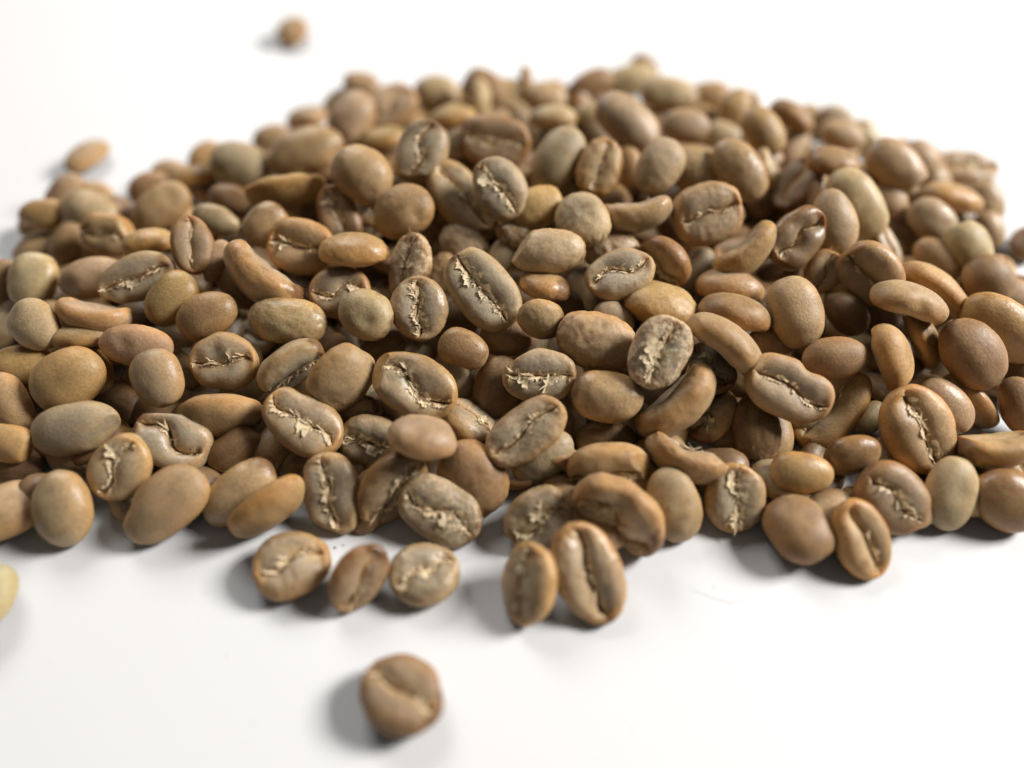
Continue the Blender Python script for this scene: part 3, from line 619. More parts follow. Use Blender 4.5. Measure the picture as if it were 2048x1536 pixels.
(2.24, 138.97, 7.29, 0.6495, -0.349, -0.6207, 0.2667, 6.25, 4.85, 2.91, 'b', 0.3, 0, 0, 0, 1, 0, 0, 0, 'brown bean on its side above and left of the pale yellow bean below the skyline'),
(-5.17, 136.08, 7.72, 0.3185, -0.9119, 0.2443, 0.0853, 9.06, 6.74, 4.04, 'b', 0.3, 0, 0, 0, 1, 0, 0, 0, 'brown dome bean above and right of the thin pale bean on edge at the rear'),
(-0.58, 137.54, 5.81, 0.3284, -0.9405, 0.0823, 0.0287, 9.0, 5.68, 3.41, 'c', 0.3, 0, 0, 0, 1, 0, 0, 0, 'pale dome bean right of the thin pale bean on edge at the rear'),
(-6.32, 130.35, 8.69, 0.6337, -0.3405, -0.6382, 0.2742, 7.67, 6.19, 3.71, 'c', 0.3, 0, 0, 0, 1, 0, 0, 0, 'thin pale bean standing on edge at the rear'),
(-0.19, 130.83, 3.83, 0.8998, 0.2708, 0.1267, -0.3177, 12.31, 9.26, 5.56, 'o', 0.3, 0.2, 0, 0, 1, 0, 0, 0, 'half-hidden olive-tan crease-up bean above and right of the brown-lobed bean near the top'),
(-2.72, 110.09, 13.6, 0.9023, 0.4255, 0.016, -0.0679, 11.42, 8.89, 5.34, 'b', 0.3, 1.3, 0, 0, 1, 0, 0, 0, 'brown crease-up bean with pink shreds, left of the summit'),
(-10.91, 124.72, 8.32, 0.1858, 0.9787, 0.0569, 0.066, 8.95, 6.84, 4.1, 'y', 0.3, 0, 0, 0, 1, 0, 0, 0, 'golden tan bean on its side above and left of the brown-lobed bean near the top'),
(-15.0, 140.15, 4.03, 0.3269, -0.936, 0.1232, 0.043, 8.98, 7.59, 4.55, 'c', 0.3, 0, 0, 0, 1, 0, 0, 0, 'round pale olive bean on the skyline left of the summit'),
(-9.87, 141.31, 2.23, 0.3247, -0.9297, -0.1639, -0.0573, 6.48, 5.47, 3.28, 'b', 0.3, 0, 0, 0, 1, 0, 0, 0, 'half-hidden brown dome bean left of the thin pale bean on edge at the rear'),
(-22.6, 131.24, 7.11, 0.9107, 0.2741, -0.1145, 0.287, 10.78, 7.97, 4.78, 'p', 0.3, 0.2, 0, 0, 1, 0, 0, 0, 'tan crease-up bean on the skyline left of a round pale one'),
(-29.98, 141.47, 5.19, 0.3284, -0.9405, 0.0823, 0.0287, 7.39, 5.39, 3.24, 'o', 0.3, 0, 0, 0, 1, 0, 0, 0, 'olive-tan dome bean above the upright pinkish dome at left rear'),
(-29.61, 140.67, 3.06, 0.3247, -0.9297, 0.1639, 0.0573, 8.24, 5.02, 3.01, 'p', 0.3, 0, 0, 0, 1, 0, 0, 0, 'half-hidden pinkish tan dome bean above and right of the upright pinkish dome at left rear'),
(-28.69, 122.61, 9.66, 0.2733, -0.7827, -0.5279, -0.1844, 10.95, 7.9, 4.74, 'p', 0.3, 0, 0, 0, 1, 0, 0, 0, 'upright pinkish dome bean on the left rear skyline'),
(-35.01, 140.79, 2.01, 0.3098, -0.8872, -0.3229, -0.1128, 6.47, 4.65, 2.79, 'c', 0.3, 0, 0, 0, 1, 0, 0, 0, 'half-hidden pale dome bean above and left of the upright pinkish dome at left rear'),
(-39.87, 133.25, 2.65, 0.1424, 0.9823, 0.0835, 0.0888, 8.01, 6.72, 4.04, 'p', 0.3, 0, 0, 0, 1, 0, 0, 0, 'pinkish tan bean on its side above the long olive dome at left rear'),
(-46.02, 128.31, 2.16, 0.3236, -0.9267, -0.1801, -0.0629, 7.11, 4.99, 2.99, 'o', 0.3, 0, 0, 0, 1, 0, 0, 0, 'olive-tan dome bean above and left of the long olive dome at left rear'),
(-35.69, 113.81, 8.9, 0.3247, -0.9297, -0.1639, -0.0573, 13.69, 8.21, 4.92, 'o', 0.3, 0, 0, 0, 1, 0, 0, 0, 'long pale olive dome bean on the left rear slope'),
(-47.16, 112.9, 6.9, 0.3269, -0.936, 0.1232, 0.043, 10.3, 8.03, 4.81, 'g', 0.3, 0, 0, 0, 1, 0, 0, 0, 'grey-tan dome bean on the left rear edge of the pile'),
(-56.71, 121.96, 2.37, 0.2988, -0.8556, -0.399, -0.1393, 6.9, 5.6, 3.36, 'y', 0.3, 0, 0, 0, 1, 0, 0, 0, 'golden tan dome bean left of the grey-tan dome at left rear'),
(-56.19, 113.04, 4.07, 0.1851, 0.9751, 0.0796, 0.0923, 7.81, 5.91, 3.55, 'y', 0.3, 0, 0, 0, 1, 0, 0, 0, 'golden tan bean on its side left of the grey-tan dome at left rear'),
(-22.72, 97.32, 16.38, 0.3046, -0.8722, 0.3613, 0.1262, 9.29, 8.36, 5.01, 'o', 0.3, 0, 0, 0, 1, 0, 1, 0, 'big round olive dome bean on the upper left slope'),
(-23.23, 119.51, 7.23, 0.1858, 0.9787, 0.0569, 0.066, 8.98, 6.97, 4.18, 'y', 0.3, 0, 0, 0, 1, 0, 0, 0, 'half-hidden golden tan bean on its side below the tan crease bean on the left skyline'),
(-13.82, 100.25, 18.32, 0.7827, 0.2733, -0.1844, 0.5279, 10.07, 7.94, 4.76, 'g', 0.3, 1.3, 0, 0, 1, 0, 0, 0, 'grey-and-brown crease-up bean on the upper left, torn pale crease'),
(-9.38, 111.47, 11.89, 0.2855, -0.8176, -0.472, -0.1648, 5.56, 4.37, 2.62, 'g', 0.3, 0, 0, 0, 1, 0, 0, 0, 'half-hidden grey-green dome bean right of the grey-and-brown bean with a torn crease'),
(-8.93, 109.5, 9.34, 0.3185, -0.9119, 0.2443, 0.0853, 6.26, 4.74, 2.84, 'd', 0.3, 0, 1, 0, 1, 0, 1, 0, 'half-hidden dark brown dome bean above the left bean of the twin pair'),
(-7.37, 94.94, 13.94, 0.8918, 0.1613, 0.2, -0.3723, 13.6, 8.16, 4.89, 'o', 0.3, 1.2, 0, 0, 1, 0, 1, 0, 'golden-rimmed bean with a white strand, left of the twin crease pair'),
(-1.9, 92.48, 17.49, 0.8176, 0.2855, 0.1648, -0.472, 9.71, 7.95, 4.76, 'g', 0.3, 1.8, 0, 0, 1, 0, 1, 0, 'pale grey-green bean with shredded crease, right of the twin pair'),
(-15.85, 90.1, 15.28, 0.3185, -0.9119, -0.2443, -0.0853, 8.99, 7.82, 4.69, 'b', 0.3, 0, 0, 0, 1, 0, 1, 0, 'round grey-brown dome bean upper left of centre'),
(-21.35, 93.71, 11.4, 0.7425, 0.1886, -0.264, 0.5861, 7.11, 4.98, 2.99, 'g', 0.3, 0.3, 0, 0, 1, 0, 1, 0, 'half-hidden grey-green crease-up bean left of the grey-brown dome upper left of centre'),
(-14.58, 80.83, 12.99, 0.7599, 0.0967, -0.3335, 0.5495, 9.54, 6.32, 3.79, 'o', 0.3, 1.2, 1, 0.8, 1, 0, 1, 0, 'rough standing bean with a flaky skin, above a cream-flaked face'),
(-7.14, 89.05, 9.26, 0.2988, -0.8556, 0.399, 0.1393, 8.25, 6.26, 3.76, 'p', 0.3, 0, 1, 0.7, 1, 0, 1, 0, 'papery pinkish bean end poking out above the big S-creased bean'),
(0.6, 88.72, 12.1, 0.3247, -0.9297, 0.1639, 0.0573, 5.98, 3.89, 2.33, 'b', 0.3, 0, 1, 1, 1, 0, 1, 0, 'half-hidden brown dome bean below and left of the orange-tan bean behind the twin pair'),
(-1.5, 86.65, 9.21, 0.2701, -0.7734, -0.5415, -0.1891, 6.94, 4.22, 2.53, 'g', 0.3, 0, 0, 0, 1, 0, 1, 0, 'half-hidden grey-green dome bean above and right of the big bean with a flaky S-crease'),
(-4.07, 76.26, 12.95, 0.8485, 0.2963, 0.1445, -0.4139, 12.47, 8.45, 5.08, 'g', 0.3, 2.5, 0, 0, 1, 0, 1, 0, 'big grey-green bean with a flaky S-shaped crease at pile centre'),
(-12.77, 73.93, 11.71, 0.6791, 0.2372, -0.229, 0.6558, 8.83, 7.95, 4.77, 'g', 0.3, 2.5, 0, 0, 1, 0, 1, 0, 'upright grey bean with vertical crease and two broad cream flakes'),
(-19.83, 72.97, 11.52, 0.3185, -0.9119, 0.2443, 0.0853, 7.42, 6.67, 4.01, 'c', 0.3, 0, 0, 0, 1, 0, 1, 0, 'round pale green dome bean left of the upright cream-flaked one'),
(-24.24, 77.49, 11.35, 0.9639, 0.2628, -0.0172, 0.0401, 8.33, 7.25, 4.35, 'o', 0.3, 1.5, 0, 0, 1, 0, 1, 0, 'tan-rimmed bean whose torn skin opens like a window'),
(-22.12, 81.98, 14.59, 0.1693, 0.9854, -0.0116, -0.013, 9.91, 7.14, 4.28, 'y', 0.3, 0, 0, 0, 1, 0, 1, 0, 'smooth orange-brown bean lying level left of centre'),
(-26.37, 93.11, 12.08, 0.7844, 0.2361, 0.2125, -0.5327, 9.5, 6.14, 3.69, 'b', 0.3, 1, 0, 0, 1, 0, 1, 0, 'hollow reddish brown bean on the left slope'),
(-30.69, 85.02, 13.2, 0.9083, 0.4092, 0.0215, -0.0845, 9.46, 8.08, 4.84, 'y', 0.3, 1.3, 0, 0, 1, 0, 1, 0, 'yellow-tan crease bean with a white skin patch, left slope'),
(-36.89, 90.06, 12.69, 0.2988, -0.8556, -0.399, -0.1393, 7.36, 5.85, 3.51, 'o', 0.3, 0, 0, 0, 1, 0, 1, 0, 'half-hidden olive-tan dome bean above and left of the yellow-tan bean with a white patch'),
(-34.31, 79.55, 12.94, 0.8278, -0.4448, 0.3142, -0.135, 12.01, 9.13, 5.48, 'o', 1, 0, 0, 0, 1, 0, 1, 0, 'long bent olive bean on the left slope, hollow facing upper right'),
(-39.79, 81.15, 9.16, 0.3722, -0.8263, 0.4096, 0.104, 8.64, 5.19, 3.12, 'b', 0.3, 0, 0, 0, 1, 0, 0, 0, 'half-hidden brown dome bean left of the bent olive bean on the left slope'),
(-42.76, 83.14, 12.02, 0.3464, -0.769, -0.5208, -0.1323, 6.39, 3.83, 2.3, 'p', 0.3, 0, 0, 0, 1, 0, 0, 0, 'pinkish tan dome bean below and right of the brown-hearted bean on the left'),
(-45.68, 83.83, 14.44, 0.7513, 0.1494, 0.2943, -0.5714, 8.45, 6.02, 3.61, 'b', 0.3, 0.3, 0, 0, 1, 0, 0, 0, 'brown-hearted bean with olive rim on the left slope'),
(-45.73, 93.88, 10.68, 0.3914, -0.9109, 0.1259, 0.0343, 7.61, 4.56, 2.74, 'g', 0.3, 0, 0, 0, 1, 0, 0, 0, 'grey-green dome bean above and right of the brown-hearted bean on the left'),
(-45.89, 102.03, 7.91, 0.3247, -0.9297, 0.1639, 0.0573, 7.74, 4.94, 2.96, 'd', 0.3, 0, 0, 0, 1, 0, 0, 0, 'half-hidden dark brown dome bean below the grey-tan dome at left rear'),
(-35.36, 98.56, 13.13, 0.8782, -0.4719, -0.0721, 0.031, 12.37, 7.78, 4.66, 'y', 0.3, 0, 0, 0, 1, 0, 1, 0, 'flat-topped golden-brown bean lying across the left slope'),
(-31.58, 98.79, 9.66, 0.2526, -0.7232, -0.6068, -0.2119, 6.73, 4.49, 2.69, 'd', 0.3, 0, 0, 0, 1, 0, 1, 0, 'half-hidden dark brown dome bean above and left of the hollow reddish bean'),
(-30.58, 72.27, 10.88, 0.3294, -0.9432, 0.0412, 0.0144, 10.86, 6.51, 3.91, 'o', 0.3, 0, 0, 0, 1, 0, 1, 0, 'smooth grey-tan dome bean lying level left of centre'),
(-47.33, 75.99, 11.47, 0.2988, -0.8556, -0.399, -0.1393, 8.25, 6.16, 3.7, 'y', 0.3, 0, 0, 0, 1, 0, 0, 0, 'bright golden dome bean on the left slope'),
(-41.71, 72.83, 11.38, 0.3219, -0.9217, -0.2043, -0.0714, 8.52, 6.18, 3.71, 'b', 0.3, 0, 0, 0, 1, 0, 0, 0, 'brown-grey dome bean right of the bright golden one'),
(-38.62, 66.58, 9.03, 0.9311, 0.3621, 0.0129, -0.0417, 9.02, 8.13, 4.87, 'o', 0.3, 1, 0, 0, 1, 0, 0, 0, 'blurred tan bean with a level crease, left of centre'),
(-29.37, 65.9, 8.49, 0.5524, 0.7674, 0.0884, 0.3133, 9.7, 7.38, 4.42, 'g', 0.6, 1.3, 0, 0, 1, 0, 1, 0, 'arched olive-grey bean with frayed shreds on its hollow underside'),
(-22.6, 64.08, 8.93, 0.5734, -0.7018, -0.4226, 0.0055, 9.57, 8.05, 4.83, 'o', 0.3, 1.5, 0.5, 0, 1, 0, 1, 0, 'mottled brown bean with frayed skin along its upper left rim'),
(-27.07, 73.74, 3.48, 0.3284, -0.9405, -0.0823, -0.0287, 6.87, 4.82, 2.89, 'b', 0.3, 0, 0, 0, 1, 0, 1, 0, 'half-hidden brown dome bean above and left of the brown bean with a frayed rim'),
(-27.01, 58.01, 7.31, 0.9247, 0.1672, 0.1619, -0.3013, 11.15, 7.62, 4.57, 'o', 0.3, 1.8, 0, 0, 1, 0, 1, 0, 'large olive bean with a white skin strip along its crease, left front'),
(-38.88, 60.8, 5.37, 0.7277, -0.6845, -0.0432, 0.0063, 11.24, 7.8, 4.67, 'o', 0.3, 0, 0, 0, 1, 0, 0, 0, 'long smooth tan bean, flat top edge, left of the white-strip bean'),
(-36.5, 56.26, 3.57, 0.3765, -0.8763, -0.2901, -0.0791, 7.79, 4.67, 2.8, 'b', 0.3, 0, 0, 0, 1, 0, 0, 0, 'half-hidden brown dome bean below the long tan bean at left front'),
(-34.47, 49.94, 3.03, 0.3098, -0.8872, -0.3229, -0.1128, 10.7, 6.42, 3.85, 'o', 0.3, 0, 0, 0, 1, 0, 0, 0, 'slanting olive dome bean in the left front row'),
(-30.44, 47.89, 3.84, 0.7576, -0.5657, -0.3148, 0.0829, 10.49, 7.08, 4.24, 'y', 0.3, 0, 0, 0, 1, 0, 1, 0, 'brown-tan bean on its side at the left front edge'),
(-22.74, 49.4, 3.7, 0.7337, 0.2562, 0.2075, -0.5941, 10.6, 7.2, 4.32, 'g', 0.3, 2.5, 0, 0, 1, 0, 1, 0, 'upright grey bean with straw-like shreds in its crease, front row'),
(-14.86, 50.1, 3.99, 0.7551, 0.5141, -0.0301, 0.4056, 11.0, 7.59, 4.55, 'b', 0.3, 1.6, 0, 0, 1, 0, 1, 0, 'slanting brown-grey bean with frayed crease facing lower right, front row'),
(-8.96, 47.26, 3.2, 0.918, 0.2851, 0.0999, -0.2569, 10.87, 7.76, 4.65, 'g', 0.3, 2, 0, 0.7, 1, 0, 1, 0, 'silvery grey front bean with a long cream crease and rough patch'),
(-4.87, 52.03, 3.38, 0.2988, -0.8556, 0.399, 0.1393, 9.79, 7.98, 4.79, 'b', 0.3, 0, 0, 0, 1, 0, 1, 0, 'shaded olive-brown dome bean behind the silvery front bean'),
(-11.1, 54.1, 9.03, 0.1427, 0.9842, -0.0716, -0.0761, 8.84, 6.92, 4.16, 'p', 0.3, 0, 0, 0, 1, 0, 1, 0, 'humped tan bean with a small raised ridge, below the large creased bean'),
(-18.55, 56.89, 4.26, 0.9153, 0.3932, 0.0229, -0.0841, 8.04, 7.24, 4.34, 'g', 0.3, 2, 0, 0, 1, 0, 1, 0, 'half-hidden grey bean with level cream shreds beside the humped one'),
(-20.88, 62.74, 3.64, 0.5564, -0.7706, -0.0607, -0.3049, 7.26, 5.09, 3.06, 'o', 0.3, 0, 1, 0.5, 1, 0, 1, 0, 'half-hidden olive-tan dome bean above the half-hidden grey bean with level shreds'),
(-12.77, 62.38, 9.37, 0.9241, 0.2958, 0.0857, -0.2262, 11.66, 8.13, 4.87, 'o', 0.3, 2, 0, 0, 1.3, 0, 1, 0, 'large olive bean with a ragged slanting crease, left of centre front'),
(-6.59, 68.85, 8.98, 0.3247, -0.9297, 0.1639, 0.0573, 6.83, 5.33, 3.2, 'b', 0.3, 0, 0, 0, 1, 0, 1, 0, 'small grey-brown dome bean in the dark gap at centre'),
(-7.71, 67.56, 3.74, 0.2855, -0.8176, 0.472, 0.1648, 6.48, 4.51, 2.7, 'g', 0.3, 0, 0, 0, 1, 0, 1, 0, 'half-hidden grey-green dome bean below the small grey-brown dome at centre'),
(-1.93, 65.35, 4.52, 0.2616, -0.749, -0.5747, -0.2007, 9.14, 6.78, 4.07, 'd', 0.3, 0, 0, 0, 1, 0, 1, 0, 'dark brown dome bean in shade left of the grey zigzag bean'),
(-5.45, 59.7, 4.61, 0.92, -0.1914, 0.263, -0.2187, 8.55, 7.56, 4.53, 'o', 0.3, 0.8, 0, 0, 1, 0, 1, 0, 'golden-olive bean on its side between two large creased beans'),
(1.7, 55.7, 8.26, 0.9274, 0.1845, -0.1491, 0.2894, 11.28, 6.76, 4.06, 'o', 0.3, 1.2, 0.4, 0.35, 1, 0, 1, 0, 'rough speckled bean slanting up right, below the grey zigzag bean'),
(3.96, 54.83, 3.84, 0.3144, -0.9004, -0.2839, -0.0991, 8.74, 6.39, 3.84, 'g', 0.3, 0, 0, 0, 1, 0, 1, 0, 'grey-green dome bean beneath the speckled slanting one'),
(12.68, 58.32, 2.4, 0.3294, -0.9432, 0.0412, 0.0144, 8.36, 5.4, 3.24, 'd', 0.3, 0, 0, 0, 1, 0, 1, 0, 'half-hidden dark brown dome bean above the bean with a split right end'),
(-0.84, 72.51, 7.24, 0.3691, -0.9253, 0.0835, 0.0251, 7.36, 5.67, 3.41, 'b', 0.3, 0, 0, 0, 1, 0, 1, 0, 'half-hidden brown dome bean below and left of the small bean with a decayed end'),
(3.0, 72.66, 5.37, 0.3098, -0.8872, -0.3229, -0.1128, 5.31, 3.59, 2.15, 'p', 0.3, 0, 0, 0, 1, 0, 1, 0, 'half-hidden pinkish tan dome bean below the small bean with a decayed end'),
(-7.68, 78.26, 5.03, 0.3185, -0.9119, -0.2443, -0.0853, 6.97, 5.49, 3.3, 'd', 0.3, 0, 0, 0, 1, 0, 1, 0, 'half-hidden dark brown dome bean above the small grey-brown dome at centre'),
(-18.53, 72.9, 4.66, 0.3185, -0.9119, -0.2443, -0.0853, 6.78, 4.9, 2.94, 'd', 0.3, 0, 0, 0, 1, 0, 1, 0, 'half-hidden dark brown dome bean below and right of the pale green dome left of centre'),
(-10.62, 84.36, 7.9, 0.2701, -0.7734, -0.5415, -0.1891, 7.07, 4.81, 2.88, 'b', 0.3, 0, 1, 0, 1, 0, 1, 0, 'half-hidden brown dome bean right of the rough two-lobed standing bean'),
(-76.63, 100.27, 6.66, 0.4103, -0.9109, -0.0423, -0.0107, 8.06, 4.83, 2.9, 'y', 0.3, 0, 0, 0, 1, 0, 0, 0, 'golden-brown bean at the far left tip, casting a shadow'),
(-78.3, 110.22, 3.32, 0.3046, -0.8722, -0.3613, -0.1262, 7.75, 5.11, 3.07, 'p', 0.3, 0, 0, 0, 1, 0, 0, 0, 'half-hidden pinkish tan dome bean above and right of the golden-brown bean at the left tip'),
(-74.08, 111.03, 1.96, 0.3284, -0.9405, 0.0823, 0.0287, 7.48, 4.98, 2.99, 'o', 0.3, 0, 0, 0, 1, 0, 0, 0, 'half-hidden olive-tan dome bean above the pale dome at upper left'),
(-68.72, 100.19, 6.72, 0.3247, -0.9297, 0.1639, 0.0573, 9.7, 7.24, 4.34, 'c', 0.3, 0, 0, 0, 1, 0, 0, 0, 'pale grey-tan dome bean at the upper left of the pile'),
(-62.96, 92.87, 8.55, 0.901, 0.4249, 0.02, -0.0848, 8.46, 6.98, 4.19, 'y', 0.3, 0.5, 0, 0, 1, 0, 0, 0, 'tan crease bean under a pale dome at the upper left'),
(-71.56, 95.43, 4.26, 0.2855, -0.8176, -0.472, -0.1648, 7.67, 6.03, 3.62, 'b', 0.3, 0, 0, 0, 1, 0, 0, 0, 'half-hidden brown dome bean below and left of the pale dome at upper left'),
(-66.93, 94.88, 3.25, 0.3294, -0.9432, 0.0412, 0.0144, 7.69, 5.24, 3.15, 'y', 0.3, 0, 0, 0, 1, 0, 0, 0, 'half-hidden golden tan dome bean below the tan crease bean at upper left'),
(-54.25, 87.64, 11.09, 0.1861, 0.9801, 0.0455, 0.0528, 7.64, 6.02, 3.62, 'y', 0.3, 0, 0, 0, 1, 0, 0, 0, 'golden tan bean on its side above the grey bean with a pale peeled tip'),
(-64.63, 112.52, 2.33, 0.3219, -0.9217, -0.2043, -0.0714, 7.87, 5.73, 3.44, 'b', 0.3, 0, 0, 0, 1, 0, 0, 0, 'brown dome bean above and left of the slanting grey-tan dome at left rear'),
(-61.62, 116.54, 2.14, 0.3284, -0.9405, 0.0823, 0.0287, 7.66, 5.47, 3.29, 'p', 0.3, 0, 0, 0, 1, 0, 0, 0, 'pinkish tan dome bean above the slanting grey-tan dome at left rear'),
(-57.47, 101.04, 7.27, 0.3136, -0.8979, -0.2917, -0.1019, 10.53, 6.91, 4.15, 'o', 0.3, 0, 0, 0, 1, 0, 0, 0, 'slanting grey-tan dome bean at the left rear edge'),
(-61.85, 101.19, 4.02, 0.3247, -0.9297, 0.1639, 0.0573, 7.9, 5.38, 3.23, 'd', 0.3, 0, 0, 0, 1, 0, 0, 0, 'half-hidden dark brown dome bean below and left of the slanting grey-tan dome at left rear'),
(-71.3, 83.52, 7.68, 0.2526, -0.7232, -0.6068, -0.2119, 8.39, 6.89, 4.14, 'c', 0.3, 0, 0, 0, 1, 0, 0, 0, 'pale upright dome bean at the far left'),
(-77.08, 95.37, 2.17, 0.3269, -0.936, -0.1232, -0.043, 8.09, 5.45, 3.27, 'o', 0.3, 0, 0, 0, 1, 0, 0, 0, 'half-hidden olive-tan dome bean above the pale upright dome at far left'),
(-76.95, 84.06, 6.12, 0.2526, -0.7232, -0.6068, -0.2119, 7.9, 5.77, 3.47, 'b', 0.3, 0, 0, 0, 1, 0, 0, 0, 'brown dome bean left of the pale upright dome at far left'),
(-61.73, 82.85, 8.94, 0.3272, -0.9371, -0.1151, -0.0402, 9.92, 5.95, 3.57, 'p', 0.3, 0, 0, 0, 1, 0, 0, 0, 'pinkish tan dome bean above the curved pink-tan bean on the left'),
(-53.36, 79.79, 11.85, 0.8907, 0.4201, -0.0398, 0.169, 11.27, 6.76, 4.06, 'g', 0.3, 1.2, 0, 0, 1, 0, 0, 0, 'grey bean with pale peeled right tip on the left slope'),
(-57.8, 74.59, 10.63, 0.9187, -0.3852, 0.0764, -0.0419, 9.78, 7.43, 4.45, 'p', 0.9, 0, 0, 0, 1, 0, 0, 0, 'curved pink-tan bean, hollow up, on the left slope'),
(-65.12, 71.74, 10.75, 0.2988, -0.8556, 0.399, 0.1393, 7.55, 6.31, 3.79, 'c', 0.3, 0, 0, 0, 1, 0, 0, 0, 'pale grey dome bean near left picture edge, below an upright one'),
(-67.54, 78.88, 5.01, 0.3247, -0.9297, 0.1639, 0.0573, 6.25, 4.46, 2.68, 'o', 0.3, 0, 0, 0, 1, 0, 0, 0, 'half-hidden olive-tan dome bean above and right of the grey-pale dome at left edge'),
(-76.88, 79.67, 2.78, 0.2701, -0.7734, -0.5415, -0.1891, 7.89, 6.07, 3.65, 'g', 0.3, 0, 0, 0, 1, 0, 0, 0, 'grey-green dome bean left of the grey-pale dome at left edge'),
(-59.16, 70.62, 9.13, 0.2292, 0.9734, -0.0, 0.0, 8.0, 5.0, 3.0, 'o', 0.3, 0, 0, 0, 1, 0, 0, 0, 'olive-tan bean on its side below and left of the curved pink-tan bean on the left'),
(-50.73, 68.79, 9.97, 0.4882, -0.8717, 0.0431, 0.007, 9.76, 5.86, 3.52, 'p', 0.3, 0, 0.6, 0, 1, 0, 0, 0, 'lumpy pink-tan bean lying level on the left slope'),
(-66.86, 67.84, 6.04, 0.3296, -0.9439, 0.0165, 0.0058, 10.69, 6.41, 3.85, 'y', 0.3, 0, 0, 0, 1, 0, 0, 0, 'golden tan dome bean left of the big pale orange bean on the left'),
(-58.69, 64.17, 8.39, 0.3765, -0.8763, -0.2901, -0.0791, 9.61, 7.92, 4.75, 'y', 0.3, 0, 0, 0, 1, 0, 0, 0, 'big glowing pale orange bean near left picture edge'),
(-58.44, 67.47, 6.06, 0.2855, -0.8176, 0.472, 0.1648, 7.76, 6.78, 4.07, 'y', 0.3, 0, 0, 0, 1, 0, 0, 0, 'half-hidden golden tan dome bean below and left of the lumpy pink-tan bean on the left'),
(-66.95, 61.97, 5.81, 0.3643, -0.8087, 0.4475, 0.1137, 8.99, 6.24, 3.74, 'o', 0.3, 0, 0, 0, 1, 0, 0, 0, 'olive-tan dome bean below and left of the big pale orange bean on the left'),
(-65.09, 55.83, 5.6, 0.3294, -0.9432, 0.0412, 0.0144, 7.52, 5.06, 3.04, 'y', 0.3, 0, 0, 0, 1, 0, 0, 0, 'golden tan dome bean above the dome at the left edge front'),
(-65.19, 54.68, 1.97, 0.3284, -0.9405, -0.0823, -0.0287, 6.88, 5.02, 3.01, 'd', 0.3, 0, 0, 0, 1, 0, 0, 0, 'half-hidden dark brown dome bean above the dome at the left edge front'),
(-56.62, 57.78, 6.18, 0.3279, -0.9389, -0.0987, -0.0345, 11.36, 6.81, 4.09, 'g', 0.3, 0, 0, 0, 1, 0, 0, 0, 'long smooth grey-tan dome bean at the lower left'),
(-58.06, 55.88, 1.8, 0.3284, -0.9405, 0.0823, 0.0287, 7.61, 4.56, 2.74, 'o', 0.3, 0, 0, 0, 1, 0, 0, 0, 'half-hidden olive-tan dome bean below the long grey dome at lower left'),
(-54.97, 64.81, 2.41, 0.3185, -0.9119, 0.2443, 0.0853, 8.69, 5.61, 3.37, 'd', 0.3, 0, 0, 0, 1, 0, 0, 0, 'half-hidden dark brown dome bean below and left of the upright pinkish dome at lower left'),
(-46.71, 63.96, 8.87, 0.2701, -0.7734, 0.5415, 0.1891, 7.84, 6.77, 4.06, 'p', 0.3, 0, 0, 0, 1, 0, 0, 0, 'upright pinkish-grey dome bean in the left lower slope'),
(-46.49, 68.75, 4.5, 0.2855, -0.8176, 0.472, 0.1648, 6.63, 4.66, 2.79, 'o', 0.3, 0, 0, 0, 1, 0, 0, 0, 'half-hidden olive-tan dome bean right of the upright pinkish dome at lower left'),
(-43.93, 56.37, 5.71, 0.9534, 0.1553, 0.1265, -0.2258, 9.87, 7.97, 4.78, 'g', 0.3, 0.6, 0, 0, 1.7, 0, 0, 0, 'golden-rimmed grey bean with a big dark hollow, lower left'),
(-49.63, 52.33, 5.37, 0.8257, 0.2884, -0.1598, 0.4577, 8.75, 7.62, 4.57, 'p', 0.3, 1.4, 0, 0, 1, 0, 0, 0, 'pink-and-grey crease bean with a white strand at the lower left'),
(-55.67, 47.41, 3.44, 0.2526, -0.7232, 0.6068, 0.2119, 9.49, 7.5, 4.49, 'p', 0.3, 0, 0, 0, 1, 0, 0, 0, 'pale tan upright dome bean on the table at left front'),
(-63.1, 47.76, 2.32, 0.0049, 0.9738, 0.2272, 0.0011, 8.63, 7.77, 4.66, 'o', 0.3, 0, 0, 0, 1, 0, 0, 0, 'tan dome bean cut by the left picture edge in the front row'),
(-43.14, 47.96, 3.48, 0.3078, -0.8814, -0.3383, -0.1182, 11.78, 7.4, 4.43, 'o', 0.3, 0, 0, 0, 1, 0, 0, 0, 'large slanting tan dome bean on the table at left front'),
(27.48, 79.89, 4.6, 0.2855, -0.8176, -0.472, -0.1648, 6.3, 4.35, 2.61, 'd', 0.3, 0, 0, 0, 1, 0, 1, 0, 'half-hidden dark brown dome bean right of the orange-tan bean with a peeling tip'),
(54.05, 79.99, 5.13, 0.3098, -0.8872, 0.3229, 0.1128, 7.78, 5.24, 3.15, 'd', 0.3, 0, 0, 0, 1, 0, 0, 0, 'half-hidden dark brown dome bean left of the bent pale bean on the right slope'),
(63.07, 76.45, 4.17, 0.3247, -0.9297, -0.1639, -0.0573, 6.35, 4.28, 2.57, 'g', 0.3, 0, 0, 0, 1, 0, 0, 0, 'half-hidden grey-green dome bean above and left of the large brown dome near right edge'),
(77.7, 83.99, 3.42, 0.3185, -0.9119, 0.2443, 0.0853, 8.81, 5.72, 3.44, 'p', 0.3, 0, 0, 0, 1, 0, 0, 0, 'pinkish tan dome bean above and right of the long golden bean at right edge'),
(64.16, 98.42, 3.59, 0.3098, -0.8872, 0.3229, 0.1128, 8.64, 6.64, 3.99, 'd', 0.3, 0, 0, 0, 1, 0, 0, 0, 'half-hidden dark brown dome bean below and left of the grey-topped bean at right rear'),
